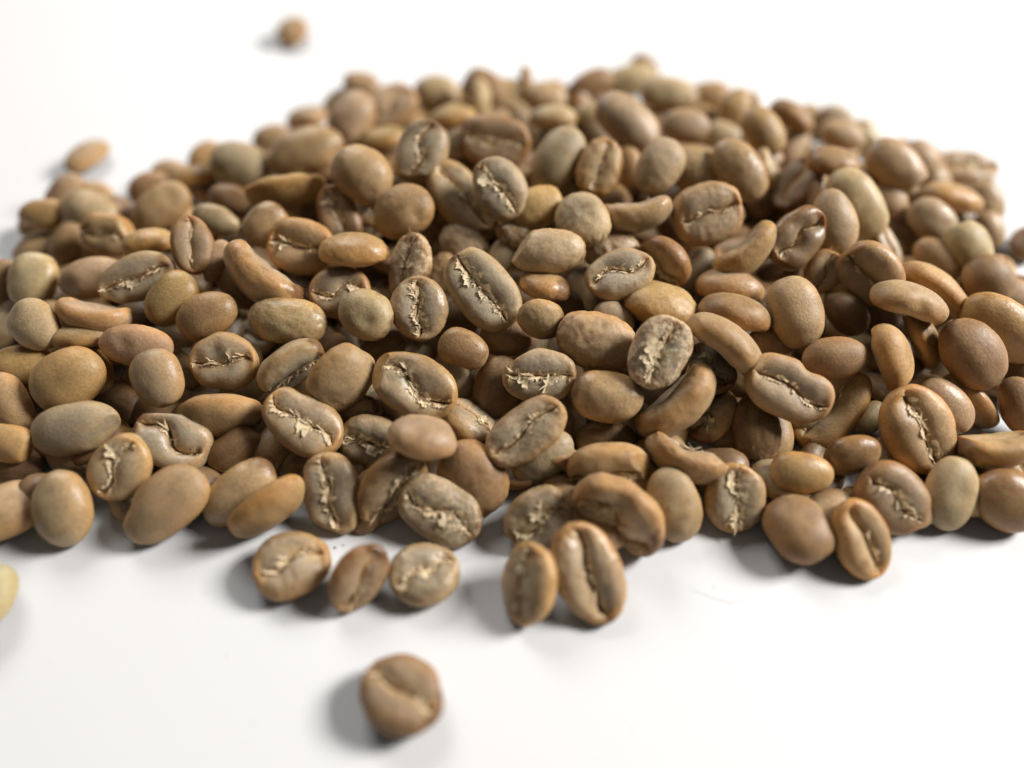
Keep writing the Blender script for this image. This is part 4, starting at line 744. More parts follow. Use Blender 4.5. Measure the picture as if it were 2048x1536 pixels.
(76.2, 103.29, 2.14, 0.2855, -0.8176, 0.472, 0.1648, 6.35, 4.63, 2.78, 'd', 0.3, 0, 0, 0, 1, 0, 0, 0, 'half-hidden dark brown dome bean below the golden bean near the right rear'),
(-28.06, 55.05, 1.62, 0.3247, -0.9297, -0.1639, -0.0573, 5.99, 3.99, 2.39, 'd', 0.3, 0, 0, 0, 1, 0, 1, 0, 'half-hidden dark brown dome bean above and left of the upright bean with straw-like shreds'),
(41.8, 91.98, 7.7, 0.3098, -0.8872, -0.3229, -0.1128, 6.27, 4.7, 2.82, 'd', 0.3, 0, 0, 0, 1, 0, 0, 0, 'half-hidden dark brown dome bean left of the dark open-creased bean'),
]
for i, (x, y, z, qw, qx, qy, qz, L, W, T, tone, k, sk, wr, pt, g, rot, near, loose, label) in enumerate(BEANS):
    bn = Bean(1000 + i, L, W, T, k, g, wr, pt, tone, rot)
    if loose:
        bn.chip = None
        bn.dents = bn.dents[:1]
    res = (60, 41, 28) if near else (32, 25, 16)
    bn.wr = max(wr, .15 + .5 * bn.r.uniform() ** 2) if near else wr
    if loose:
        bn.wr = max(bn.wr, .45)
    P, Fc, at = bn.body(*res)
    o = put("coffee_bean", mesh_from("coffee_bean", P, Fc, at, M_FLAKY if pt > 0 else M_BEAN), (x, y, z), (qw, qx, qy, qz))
    o["label"] = label
    o["category"] = "coffee bean"
    o["group"] = "loose coffee beans on the table" if loose else "coffee beans heaped in the pile"
    if sk > 0:
        P, Fc, at = bn.skin(sk)
        put("silverskin", mesh_from("silverskin", P, Fc, at, M_SKIN), parent=o)
        for _ in range(int(2.4 * max(sk - .6, 0) + bn.r.uniform(0, .6))):
            P, Fc, at = bn.flake()
            put("skin_flake", mesh_from("skin_flake", P, Fc, at, M_SKIN), parent=o)

# ------------------------------------------------------------------ beans buried under the visible ones
FILL = [
(-75.5, 83.8, 2.0, 4.79, 0.07, 2.89),
(-74.4, 102.6, 2.0, 1.65, 0.3, 3.14),
(1.5, 89.6, 2.0, 0.87, 0.01, 3.28),
(-29.1, 130.0, 2.0, 5.55, 0.08, -0.29),
(-7.9, 129.2, 2.0, 2.18, 0.01, 2.72),
(-46.8, 111.9, 2.0, 5.61, -0.01, -0.28),
(33.8, 111.3, 2.0, 6.05, 0.58, 3.41),
(39.2, 130.3, 2.0, 3.82, 0.37, 0.19),
(-57.8, 86.2, 2.0, 3.11, -0.08, 3.76),
(-0.5, 102.4, 2.0, 5.27, 0.27, 3.22),
(-48.2, 64.1, 2.0, 3.52, 0.14, 2.65),
(78.9, 74.0, 2.0, 4.02, 0.09, 3.37),
(9.3, 91.4, 2.0, 2.53, 0.17, 2.46),
(-1.1, 142.7, 2.0, 2.45, -0.44, 2.92),
(40.8, 69.3, 2.0, 4.97, -0.3, -0.14),
(22.4, 97.3, 2.0, 2.58, 0.04, 0.12),
(-20.8, 81.4, 2.0, 4.61, 0.03, 3.39),
(-37.3, 67.0, 2.0, 5.73, 0.33, 3.17),
(-14.6, 129.4, 2.0, 1.13, -0.07, 3.79),
(-27.8, 88.4, 2.0, 0.21, -0.26, 2.92),
(32.1, 128.0, 2.0, 4.69, 0.08, 2.66),
(12.4, 129.8, 2.0, 1.95, 0.15, 3.06),
(13.1, 104.5, 2.0, 3.09, 0.03, 3.28),
(-0.9, 113.4, 2.0, 1.95, -0.03, 3.39),
(-32.7, 98.2, 2.0, 1.21, -0.33, 3.53),
(16.0, 61.8, 2.0, 6.13, 0.07, 3.22),
(69.4, 106.1, 2.0, 2.34, 0.09, 0.03),
(72.1, 90.1, 2.0, 5.7, 0.09, -0.46),
(-25.0, 99.2, 2.0, 0.58, 0.02, 0.13),
(66.7, 55.8, 2.0, 1.34, 0.24, -0.01),
(10.6, 98.6, 2.0, 2.97, 0.07, 3.52),
(-63.4, 80.5, 2.0, 2.75, -0.06, 3.11),
(-56.5, 98.6, 2.0, 0.34, -0.59, 3.02),
(14.0, 139.6, 2.0, 4.02, -0.49, 2.54),
(40.1, 92.9, 2.0, 3.13, 0.21, 0.12),
(7.1, 110.7, 2.0, 1.52, 0.12, 2.89),
(7.4, 125.4, 2.0, 3.18, -0.05, 0.75),
(-3.0, 136.6, 2.0, 1.18, -0.4, 0.0),
(-32.4, 63.5, 2.0, 1.09, 0.13, 3.41),
(46.0, 112.2, 2.0, 3.75, -0.09, -0.5),
(17.9, 114.3, 2.0, 0.14, 0.02, 3.12),
(-66.3, 59.6, 2.0, 3.74, 0.15, -0.08),
(18.3, 124.3, 2.0, 0.18, 0.4, -0.36),
(3.7, 104.3, 2.0, 3.35, 0.15, 3.66),
(-57.9, 105.7, 2.0, 2.13, -0.05, 3.56),
(-2.3, 94.1, 2.0, 3.27, 0.06, 3.23),
(38.8, 125.1, 2.0, 5.06, -0.12, 3.08),
(-24.7, 111.4, 2.0, 5.08, -0.34, 3.0),
(-35.5, 104.5, 2.0, 1.87, -0.27, 2.89),
(31.0, 141.4, 2.0, 3.26, 0.26, 3.26),
(49.4, 127.7, 2.0, 3.85, -0.1, -0.06),
(20.6, 75.9, 2.0, 3.8, 0.01, 0.55),
(29.1, 72.3, 2.0, 0.34, 0.35, 2.77),
(6.1, 76.9, 2.0, 4.67, -0.05, -0.31),
(29.1, 122.1, 2.0, 5.54, -0.14, -0.27),
(-12.5, 82.3, 2.0, 1.18, 0.08, 3.68),
(10.9, 112.7, 2.0, 1.18, 0.4, 2.94),
(48.9, 70.8, 2.0, 3.92, -0.07, -0.06),
(32.6, 136.7, 2.0, 4.59, 0.39, 0.35),
(-52.3, 70.0, 2.0, 0.98, 0.0, 3.19),
(45.9, 118.7, 2.0, 4.03, 0.14, 3.66),
(-40.1, 84.5, 2.0, 2.15, 0.14, 0.15),
(8.1, 142.5, 2.0, 1.6, -0.23, 2.96),
(-64.2, 64.5, 2.0, 2.45, -0.22, 0.31),
(-74.3, 69.0, 2.0, 1.51, 0.67, 0.04),
(34.9, 60.3, 2.0, 4.9, 0.44, 3.11),
(3.7, 71.4, 2.0, 3.86, -0.06, -0.17),
(-42.4, 100.5, 2.0, 5.81, -0.34, 3.01),
(27.5, 107.0, 2.0, 5.49, 0.28, 3.39),
(-10.7, 52.6, 2.0, 1.74, 0.06, -0.18),
(-50.7, 88.9, 2.0, 2.6, 0.05, 3.2),
(57.9, 70.7, 2.0, 0.09, 0.27, 3.31),
(-11.2, 100.7, 2.0, 1.51, -0.3, 0.42),
(-72.0, 98.7, 2.0, 2.21, -0.21, -0.24),
(-8.6, 115.6, 2.0, 0.55, -0.22, 3.39),
(-39.5, 108.2, 2.0, 1.62, 0.06, 3.1),
(-58.6, 74.9, 2.0, 3.23, 0.16, 3.13),
(-22.7, 126.5, 2.0, 4.49, -0.35, 2.48),
(-16.5, 64.3, 2.0, 5.89, 0.3, 3.15),
(0.2, 54.8, 2.0, 5.37, -0.17, 0.09),
(-13.8, 107.8, 2.0, 3.84, -0.06, -0.13),
(-43.1, 77.9, 2.0, 1.48, 0.2, 0.15),
(76.6, 121.4, 2.0, 0.16, 0.06, 0.34),
(50.8, 122.8, 2.0, 0.51, 0.35, 2.59),
(0.2, 74.6, 2.0, 6.26, -0.41, -0.36),
(43.1, 106.9, 2.0, 5.01, 0.48, 3.21),
(13.2, 68.2, 2.0, 2.22, -0.44, 3.41),
(52.0, 91.4, 2.0, 5.31, 0.21, 3.32),
(-19.3, 107.1, 2.0, 4.56, 0.13, 2.91),
(-13.6, 90.8, 2.0, 5.7, -0.2, 2.83),
(65.3, 111.8, 2.0, 1.14, 0.27, 0.03),
(10.6, 117.0, 2.0, 5.04, -0.19, 2.73),
(20.8, 110.0, 2.0, 4.05, 0.0, 3.32),
(-23.0, 76.8, 2.0, 2.19, -0.37, -0.03),
(-36.5, 119.1, 2.0, 1.14, 0.21, 0.02),
(5.5, 130.2, 2.0, 3.62, 0.17, 3.88),
(-21.9, 90.2, 2.0, 3.05, -0.4, 0.04),
(34.7, 91.8, 2.0, 2.48, 0.0, 3.37),
(16.7, 52.4, 2.0, 5.4, -0.03, 3.13),
(-28.5, 121.3, 2.0, 5.53, -0.05, 0.02),
(24.6, 124.7, 2.0, 1.79, -0.14, 0.15),
(27.0, 64.6, 2.0, 3.62, -0.01, -0.37),
(39.3, 115.1, 2.0, 1.35, -0.13, -0.16),
(21.1, 83.0, 2.0, 0.06, 0.14, 3.3),
(-27.7, 93.1, 2.0, 0.25, 0.69, 3.39),
(62.1, 82.3, 2.0, 5.49, 0.04, 3.66),
(13.8, 73.0, 2.0, 0.72, -0.08, 2.66),
(-13.7, 120.3, 2.0, 0.66, -0.14, 2.97),
(53.9, 105.7, 2.0, 5.54, -0.31, 3.01),
(61.8, 68.7, 2.0, 0.78, -0.38, 3.31),
(-24.0, 142.8, 2.0, 6.01, -0.03, 2.69),
(-53.0, 79.5, 2.0, 0.68, 0.11, 0.23),
(-29.6, 83.0, 2.0, 3.76, -0.25, 0.12),
(68.6, 70.3, 2.0, 5.7, 0.08, -0.25),
(1.1, 108.3, 2.0, 0.3, 0.0, 3.63),
(76.2, 107.2, 2.0, 3.25, 0.21, 3.27),
(63.5, 117.1, 2.0, 5.3, 0.05, -0.46),
(51.7, 131.6, 2.0, 2.12, 0.03, 2.91),
(10.4, 84.9, 2.0, 4.78, 0.09, 3.23),
(-6.3, 121.8, 2.0, 0.74, -0.16, 2.91),
(42.7, 100.0, 2.0, 6.22, 0.12, 0.14),
(24.0, 78.9, 2.0, 3.0, -0.02, -0.19),
(43.9, 78.5, 2.0, 3.92, 0.19, 3.39),
(-70.6, 84.6, 2.0, 1.06, -0.05, 3.18),
(65.7, 103.3, 2.0, 5.96, -0.22, -0.04),
(-56.0, 91.3, 2.0, 4.34, -0.13, 3.25),
(31.0, 103.9, 2.0, 0.95, -0.15, -0.16),
(-28.8, 77.5, 2.0, 1.81, -0.05, 3.49),
(3.4, 120.4, 2.0, 5.33, -0.28, 2.8),
(-16.0, 95.2, 2.0, 0.75, -0.14, -0.43),
(8.2, 62.3, 2.0, 1.62, -0.14, 0.58),
(-73.3, 55.8, 2.0, 4.72, -0.11, 0.22),
(34.2, 98.7, 2.0, 5.23, 0.0, 2.7),
(-38.5, 77.3, 2.0, 2.55, 0.27, -0.51),
(4.9, 96.8, 2.0, 2.07, 0.22, 3.31),
(71.2, 78.8, 2.0, 2.97, -0.0, 3.31),
(19.2, 56.1, 2.0, 0.47, -0.05, 3.44),
(18.7, 99.7, 2.0, 2.19, -0.36, -0.14),
(-3.9, 81.7, 2.0, 2.35, -0.52, 0.31),
(-30.4, 125.1, 2.0, 2.57, -0.13, 2.58),
(3.3, 134.5, 2.0, 4.84, 0.01, 2.91),
(8.0, 102.3, 2.0, 5.98, 0.11, 3.24),
(49.2, 98.7, 2.0, 0.53, 0.04, 3.22),
(-46.3, 57.2, 2.0, 3.19, -0.41, -0.19),
(-14.6, 71.9, 2.0, 4.49, 0.07, 0.06),
(1.8, 63.9, 2.0, 3.25, 0.37, 2.96),
(-22.9, 118.0, 2.0, 6.26, 0.2, 3.43),
(43.0, 123.9, 2.0, 1.53, 0.71, 0.11),
(-60.3, 92.6, 2.0, 3.21, 0.18, -0.4),
(-48.0, 104.6, 2.0, 0.41, -0.13, 3.03),
(-63.6, 70.5, 2.0, 3.89, -0.23, 3.49),
(35.7, 117.6, 2.0, 2.37, -0.3, 3.21),
(27.2, 86.4, 2.0, 2.36, -0.17, 3.11),
(-51.5, 94.0, 2.0, 3.67, -0.35, 0.03),
(-4.1, 117.5, 2.0, 3.77, -0.14, 2.57),
(41.0, 54.6, 2.0, 4.43, -0.04, -0.22),
(55.6, 84.7, 2.0, 6.11, -0.31, 2.97),
(34.9, 51.8, 2.0, 5.79, 0.16, 2.93),
(-45.3, 83.3, 2.0, 5.79, -0.07, 3.37),
(53.8, 99.8, 2.0, 2.98, 0.16, 3.19),
(48.8, 78.0, 2.0, 5.64, 0.06, 2.76),
(32.8, 85.9, 2.0, 0.75, 0.21, 3.14),
(31.2, 118.1, 2.0, 0.84, 0.21, -0.07),
(-34.7, 90.3, 2.0, 2.83, 0.63, 3.08),
(-8.0, 72.6, 2.0, 0.52, -0.68, 3.18),
(72.3, 94.8, 2.0, 5.34, -0.13, 0.25),
(37.5, 108.2, 2.0, 5.26, -0.3, 4.0),
(-20.5, 97.3, 2.0, 0.89, -0.76, 3.15),
(17.9, 91.7, 2.0, 2.79, 0.28, -0.25),
(69.4, 115.7, 2.0, 0.63, -0.46, 2.83),
(-39.2, 71.6, 2.0, 4.99, -0.12, 3.3),
(30.6, 95.7, 2.0, 2.01, 0.24, 0.34),
(-33.7, 128.6, 2.0, 5.18, -0.27, 0.1),
(41.0, 62.9, 2.0, 6.11, 0.2, 3.18),
(46.5, 83.2, 2.0, 2.01, -0.12, -0.29),
(56.2, 78.4, 2.0, 3.93, 0.43, 0.08),
(-20.3, 71.7, 2.0, 3.85, -0.01, 3.17),
(-19.9, 134.1, 2.0, 4.19, -0.24, 0.54),
(-67.7, 105.1, 2.0, 2.2, -0.12, 2.64),
(-4.9, 87.2, 2.0, 5.75, -0.17, -0.38),
(-33.3, 70.9, 2.0, 3.97, 0.35, -0.14),
(36.0, 69.0, 2.0, 0.66, -0.43, 3.87),
(-8.1, 59.4, 2.0, 1.28, -0.11, 3.22),
(-43.5, 62.3, 2.0, 6.16, -0.15, 3.24),
(24.6, 68.9, 2.0, 3.78, 0.22, 3.19),
(59.6, 113.0, 2.0, 3.59, 0.07, 3.64),
(4.8, 138.5, 2.0, 6.27, -0.11, -0.12),
(-37.5, 113.0, 2.0, 4.17, -0.05, 2.75),
(57.7, 65.2, 2.0, 3.97, 0.29, 3.16),
(24.7, 91.0, 2.0, 4.03, 0.1, 3.21),
(-43.1, 95.6, 2.0, 1.6, 0.03, 0.19),
(4.3, 81.8, 2.0, 3.77, -0.33, 0.16),
(3.2, 142.5, 2.0, 5.69, -0.14, 3.03),
(8.8, 80.9, 2.0, 3.39, -0.14, 2.98),
(-17.7, 112.6, 2.0, 2.54, -0.04, -0.18),
(-78.5, 70.8, 2.0, 2.63, 0.3, 2.99),
(-31.0, 111.7, 2.0, 2.54, -0.13, 0.32),
(-79.7, 86.5, 2.0, 5.5, 0.29, 3.98),
(54.1, 113.6, 2.0, 5.5, 0.02, 3.06),
(-33.7, 78.1, 2.0, 2.15, -0.07, 2.86),
(40.6, 75.5, 2.0, 0.64, 0.31, -0.01),
(-6.3, 101.8, 2.0, 5.0, 0.41, 3.35),
(62.4, 90.1, 2.0, 0.77, -0.09, 3.3),
(34.5, 76.3, 2.0, 2.04, -0.27, 2.99),
(5.2, 87.6, 2.0, 2.96, 0.4, 2.54),
(-35.4, 60.0, 2.0, 4.53, -0.05, 3.11),
(-19.4, 121.8, 2.0, 5.81, 0.28, 3.09),
(56.0, 61.1, 2.0, 3.44, -0.07, 2.84),
(24.3, 101.3, 2.0, 3.92, 0.3, -0.01),
(7.7, 69.0, 2.0, 5.07, -0.14, 3.41),
(-43.6, 72.6, 2.0, 5.78, -0.13, 3.61),
(75.0, 86.7, 2.0, 5.75, 0.16, 3.03),
(18.5, 130.7, 2.0, 0.71, -0.24, 3.43),
(-39.0, 94.3, 2.0, 1.4, 0.24, 3.07),
(-50.3, 115.1, 2.0, 0.63, -0.27, 3.27),
(41.6, 87.2, 2.0, 3.05, -0.06, -0.01),
(51.8, 82.1, 2.0, 5.23, 0.21, 3.17),
(51.5, 74.5, 2.0, 5.22, -0.15, 3.03),
(52.8, 67.4, 2.0, 2.88, -0.19, 0.23),
(14.4, 80.3, 2.0, 2.3, 0.49, 0.07),
(-42.8, 88.6, 2.0, 1.64, 0.02, -0.55),
(-61.7, 59.1, 2.0, 5.66, -0.36, 3.27),
(-42.5, 67.3, 2.0, 1.08, 0.23, -0.06),
(55.6, 119.7, 2.0, 2.55, 0.02, 2.66),
(-31.1, 58.4, 2.0, 4.33, -0.16, 2.65),
(-23.6, 130.9, 2.0, 4.48, 0.17, 0.35),
(-13.2, 59.9, 2.0, 3.0, 0.23, -0.31),
(21.0, 134.2, 2.0, 1.3, 0.08, 0.36),
(-27.8, 65.8, 2.0, 5.92, -0.34, 0.57),
(-23.8, 136.7, 2.0, 2.61, 0.04, 0.19),
(-20.2, 102.4, 2.0, 1.41, -0.06, 2.7),
(-70.2, 79.1, 2.0, 2.47, 0.28, 0.24),
(-1.7, 68.8, 2.0, 0.19, 0.49, 3.39),
(-48.9, 50.9, 2.0, 5.07, 0.64, -0.01),
(-50.7, 57.3, 2.0, 5.6, -0.12, -0.22),
(67.5, 76.7, 2.0, 6.2, 0.37, 2.72),
(48.8, 105.7, 2.0, 0.68, -0.0, 3.18),
(44.2, 128.3, 2.0, 5.17, 0.27, -0.01),
(44.6, 47.9, 2.0, 2.96, -0.52, -0.01),
(-21.2, 56.2, 2.0, 1.57, -0.06, 0.04),
(-50.6, 75.7, 2.0, 0.25, -0.27, 3.23),
(61.3, 98.1, 2.0, 5.24, -0.34, 3.09),
(16.1, 107.3, 2.0, 4.81, -0.58, 3.37),
(48.9, 87.0, 2.0, 1.47, 0.05, 0.19),
(-59.4, 66.6, 2.0, 0.03, -0.42, 3.28),
(40.6, 82.8, 2.0, 3.77, -0.08, 3.4),
(-10.7, 86.4, 2.0, 5.64, 0.08, 3.05),
(18.0, 87.3, 2.0, 4.37, 0.65, 0.38),
(-6.1, 91.6, 2.0, 3.67, -0.22, 2.98),
(-69.8, 68.0, 2.0, 2.78, 0.24, 3.48),
(-31.9, 115.9, 2.0, 5.97, 0.32, 3.05),
(18.8, 70.6, 2.0, 0.68, 0.39, 3.2),
(-53.9, 103.1, 2.0, 0.03, 0.08, -0.12),
(-11.2, 132.4, 2.0, 2.08, -0.31, 0.13),
(19.9, 118.8, 2.0, 2.14, -0.35, 0.35),
(19.3, 138.5, 2.0, 2.74, -0.13, -0.25),
(-15.8, 77.5, 2.0, 3.39, -0.14, 2.89),
(73.8, 71.7, 2.0, 2.21, -0.01, 3.79),
(-43.1, 114.1, 2.0, 2.06, -0.2, 2.96),
(78.8, 69.4, 2.0, 1.03, 0.19, 0.21),
(-47.8, 97.1, 2.0, 1.56, 0.16, 3.22),
(-15.6, 99.5, 2.0, 4.04, -0.01, 3.1),
(-75.7, 63.6, 2.0, 2.03, 0.08, 2.91),
(66.9, 89.3, 2.0, 5.12, -0.01, 3.48),
(-6.3, 110.0, 2.0, 2.44, -0.11, -0.18),
(56.9, 91.6, 2.0, 1.57, -0.37, 0.29),
(24.6, 114.8, 2.0, 1.18, -0.06, -0.04),
(-57.2, 81.5, 2.0, 6.15, -0.17, 3.22),
(60.9, 106.2, 2.0, 5.91, 0.17, 3.47),
(-39.4, 122.6, 2.0, 3.88, 0.06, 3.28),
(-30.5, 102.0, 2.0, 4.18, 0.42, -0.25),
(49.8, 54.5, 2.0, 1.57, -0.35, -0.12),
(55.9, 95.9, 2.0, 3.86, 0.37, 0.19),
(78.0, 91.4, 2.0, 4.02, -0.03, -0.07),
(-12.8, 114.9, 2.0, 6.17, 0.08, 3.4),
(27.7, 128.4, 2.0, 2.01, -0.59, 3.26),
(21.6, 127.8, 2.0, 6.25, -0.06, 3.31),
(3.6, 57.9, 2.0, 5.5, 0.49, 3.46),
(71.9, 124.0, 2.0, 4.03, -0.01, 0.31),
(39.1, 97.1, 2.0, 5.24, -0.02, -0.02),
(-0.3, 79.0, 2.0, 4.42, 0.04, 2.7),
(36.6, 103.3, 2.0, 6.23, 0.36, 0.26),
(56.5, 54.4, 2.0, 1.95, 0.27, 0.44),
(-53.2, 85.5, 2.0, 5.81, -0.15, 0.72),
(46.0, 94.7, 2.0, 2.28, 0.13, 0.23),
(20.3, 104.8, 2.0, 0.96, -0.17, 0.35),
(-79.0, 98.0, 2.0, 0.62, -0.28, 0.16),
(-18.4, 85.5, 2.0, 2.99, -0.24, 2.82),
(-64.0, 102.2, 2.0, 1.57, 0.28, 0.11),
(-79.6, 103.3, 2.0, 3.38, -0.1, 2.93),
(27.1, 111.2, 2.0, 5.15, -0.17, 0.34),
(-41.6, 50.8, 2.0, 0.74, 0.19, 3.04),
(-80.3, 80.9, 2.0, 4.3, 0.54, 0.09),
(-70.7, 60.7, 2.0, 4.67, -0.22, 3.21),
(-68.0, 74.3, 2.0, 4.31, -0.36, 3.37),
(80.3, 86.7, 2.0, 5.52, -0.21, 3.23),
(11.1, 122.7, 2.0, 0.15, 0.28, 3.37),
(26.2, 118.7, 2.0, 1.08, 0.2, -0.13),
(9.4, 74.2, 2.0, 0.34, -0.15, 3.39),
(-24.6, 103.7, 2.0, 3.81, -0.02, 2.8),
(-3.0, 98.4, 2.0, 0.06, -0.35, 0.08),
(-48.8, 80.5, 2.0, 5.01, -0.07, 3.43),
(-18.1, 116.8, 2.0, 0.35, -0.36, 0.2),
(-33.7, 86.2, 2.0, 0.07, -0.0, 3.18),
(-6.6, 77.6, 2.0, 0.71, 0.27, 3.36),
(-46.6, 92.3, 2.0, 4.35, -0.05, 3.38),
(15.3, 144.1, 2.0, 1.02, -0.44, 3.63),
(-26.1, 57.4, 2.0, 2.33, -0.33, 3.03),
(-24.0, 84.9, 2.0, 3.1, 0.29, 3.4),
(-3.4, 132.3, 2.0, 0.79, 0.05, 0.21),
(45.4, 66.6, 2.0, 5.06, -0.09, 2.7),
(18.9, 66.0, 2.0, 2.34, 0.32, 2.63),
(6.6, 48.6, 2.0, 1.8, -0.16, 3.15),
(60.3, 123.6, 2.0, 3.04, 0.21, 0.27),
(61.7, 55.6, 2.0, 3.45, 0.19, 2.67),
(26.6, 53.8, 2.0, 0.22, -0.29, 3.3),
(-15.8, 55.7, 2.0, 0.28, -0.25, 3.5),
(29.2, 99.8, 2.0, 0.2, -0.23, -0.35),
(-70.5, 89.1, 2.0, 0.21, -0.24, 3.0),
(-7.6, 96.4, 2.0, 2.86, 0.05, -0.12),
(-19.3, 139.2, 2.0, 3.62, 0.03, 2.76),
(49.9, 49.8, 2.0, 5.03, 0.22, 3.28),
(37.2, 86.0, 2.0, 2.36, -0.11, 2.74),
(71.0, 84.4, 2.0, 3.78, -0.1, 0.49),
(15.4, 119.0, 2.0, 5.28, -0.36, 0.22),
(12.3, 51.1, 2.0, 1.73, 0.31, 2.64),
(34.1, 122.5, 2.0, 4.22, 0.17, 3.01),
(5.4, 114.9, 2.0, 5.61, -0.1, 2.9),
(29.1, 81.0, 2.0, 3.63, 0.46, 3.2),
(-41.1, 118.5, 2.0, 3.42, 0.15, 0.21),
(8.1, 133.9, 2.0, 5.41, 0.16, 3.31),
(-2.1, 58.3, 2.0, 4.91, -0.1, 3.4),
(30.1, 91.5, 2.0, 3.23, -0.25, 3.01),
(58.1, 101.4, 2.0, 4.23, 0.05, 3.45),
(-15.6, 124.6, 2.0, 4.33, -0.2, 0.19),
(28.2, 137.9, 2.0, 0.32, -0.0, -0.11),
(58.6, 50.4, 2.0, 3.32, -0.28, 2.89),
(-10.9, 68.4, 2.0, 2.45, 0.5, 3.04),
(-0.2, 84.6, 2.0, 4.67, -0.13, -0.19),
(-53.8, 112.3, 2.0, 0.28, 0.43, 3.19),
(70.4, 101.7, 2.0, 1.04, -0.37, 2.97),
(53.7, 126.4, 2.0, 4.26, -0.08, -0.11),
(45.4, 90.1, 2.0, 4.69, -0.09, 3.12),
(51.3, 110.0, 2.0, 0.33, 0.52, 0.28),
(34.2, 81.7, 2.0, 0.84, -0.28, 3.32),
(-46.3, 118.1, 2.0, 4.47, 0.09, 2.93),
(-9.1, 105.1, 2.0, 2.75, 0.1, 3.31),
(29.9, 61.1, 2.0, 1.06, -0.17, 3.22),
(-29.1, 107.5, 2.0, 0.54, -0.36, 3.27),
(36.4, 143.7, 2.0, 2.35, -0.06, 0.04),
(-11.4, 77.2, 2.0, 3.0, -0.34, -0.12),
(-11.2, 126.3, 2.0, 6.0, 0.13, 2.51),
(6.9, 54.5, 2.0, 0.22, 0.74, 2.11),
(-36.8, 81.9, 2.0, 1.35, 0.41, 2.93),
(-55.5, 58.1, 2.0, 0.71, -0.13, 2.67),
(-42.8, 105.0, 2.0, 6.05, -0.08, 2.8),
(-81.0, 75.8, 2.0, 5.53, 0.09, 2.77),
(34.3, 132.2, 2.0, 5.04, -0.02, 3.48),
(45.5, 74.1, 2.0, 3.12, -0.39, 0.11),
(-3.6, 105.5, 2.0, 1.3, 0.07, 2.79),
(38.9, 47.1, 2.0, 3.75, 0.36, 3.55),
(-38.2, 99.3, 2.0, 2.81, 0.16, 2.81),
(-18.3, 49.4, 2.0, 4.2, 0.55, 0.17),
(26.8, 133.6, 2.0, 2.66, 0.2, 3.14),
(38.8, 120.4, 2.0, 4.44, -0.1, -0.15),
(-20.8, 66.0, 2.0, 2.65, 0.14, 2.84),
(73.3, 118.0, 2.0, 2.09, 0.67, 3.19),
(-8.1, 82.8, 2.0, 3.81, 0.14, 2.93),
(-15.8, 142.8, 2.0, 2.69, 0.32, 0.47),
(12.3, 94.4, 2.0, 2.4, 0.09, 2.49),
(13.7, 88.5, 2.0, 5.62, -0.4, -0.54),
(-39.8, 59.7, 2.0, 2.92, -0.33, 3.29),
(-65.7, 85.9, 2.0, 0.32, 0.17, 3.17),
(-6.9, 143.3, 2.0, 0.16, 0.35, 3.24),
(66.2, 81.6, 2.0, 1.2, -0.08, -0.03),
(-3.3, 64.1, 2.0, 3.01, 0.35, 3.22),
(77.7, 65.1, 2.0, 5.56, -0.01, 3.61),
(-12.3, 64.3, 2.0, 2.48, 0.01, 0.0),
(-76.0, 59.2, 2.0, 4.5, 0.07, 3.45),
(25.3, 74.3, 2.0, 1.64, -0.03, -0.11),
(67.9, 93.7, 2.0, 0.87, -0.02, -0.17),
(-63.8, 74.8, 2.0, 6.01, 0.54, 3.15),
(20.9, 60.6, 2.0, 1.43, -0.37, 3.19),
(-48.3, 71.6, 2.0, 0.85, 0.13, 2.8),
(11.3, 46.1, 2.0, 1.66, 0.35, 3.59),
(-70.6, 52.3, 2.1, 4.87, -0.1, -0.01),
(73.4, 58.3, 2.1, 1.03, -0.17, 2.88),
(-58.6, 49.2, 2.1, 2.65, -0.39, 3.02),
(-33.6, 122.0, 4.1, 1.0, -0.09, 2.88),
(-52.0, 98.3, 4.1, 3.35, -0.17, 3.24),
(14.4, 100.8, 4.3, 5.5, -0.3, 3.34),
(58.1, 109.4, 4.4, 0.33, -0.03, 2.86),
(-11.8, 110.9, 4.6, 2.17, 0.44, 2.73),
(-18.3, 91.3, 4.6, 2.59, 0.18, 3.06),
(6.0, 107.1, 4.6, 5.74, 0.42, 3.01),
(-26.9, 125.6, 4.6, 6.16, 0.23, -0.3),
(-31.5, 91.5, 4.7, 2.58, -0.11, 0.12),
(33.0, 107.8, 4.8, 5.47, -0.31, 3.15),
(35.9, 95.5, 4.8, 2.36, 0.04, 2.99),
(-28.8, 97.5, 4.9, 5.54, -0.29, -0.48),
(-27.9, 110.6, 4.9, 1.76, -0.27, -0.17),
(4.9, 101.5, 5.0, 4.28, 0.18, 2.91),
(-13.4, 104.0, 5.0, 0.05, -0.3, 3.18),
(-38.2, 105.4, 5.0, 6.05, -0.02, 2.82),
(15.8, 95.1, 5.0, 2.36, 0.32, 0.47),
(51.3, 95.1, 5.0, 4.3, -0.08, 3.03),
(-35.3, 95.2, 5.0, 1.7, -0.07, 0.0),
(-7.4, 118.6, 5.1, 2.95, 0.18, 3.35),
(-13.4, 96.3, 5.1, 3.48, -0.71, 2.83),
(-25.4, 82.3, 5.1, 1.97, 0.07, 0.27),
(1.7, 112.7, 5.1, 3.41, 0.01, 3.65),
(-48.1, 90.1, 5.1, 5.74, 0.25, 0.5),
(10.4, 126.6, 5.1, 0.17, 0.39, 3.31),
(2.2, 95.4, 5.2, 0.03, -0.08, -0.01),
(21.9, 91.1, 5.2, 1.09, -0.34, -0.49),
(49.4, 108.6, 5.2, 3.63, 0.02, -0.1),
(63.6, 107.0, 5.2, 3.32, 0.16, -0.12),
(-37.0, 116.7, 5.2, 3.65, 0.04, 3.18),
(2.7, 84.4, 5.2, 0.03, 0.24, 0.07),
(-39.5, 89.3, 5.2, 4.78, -0.08, 2.99),
(8.6, 115.0, 5.3, 5.26, -0.02, 0.45),
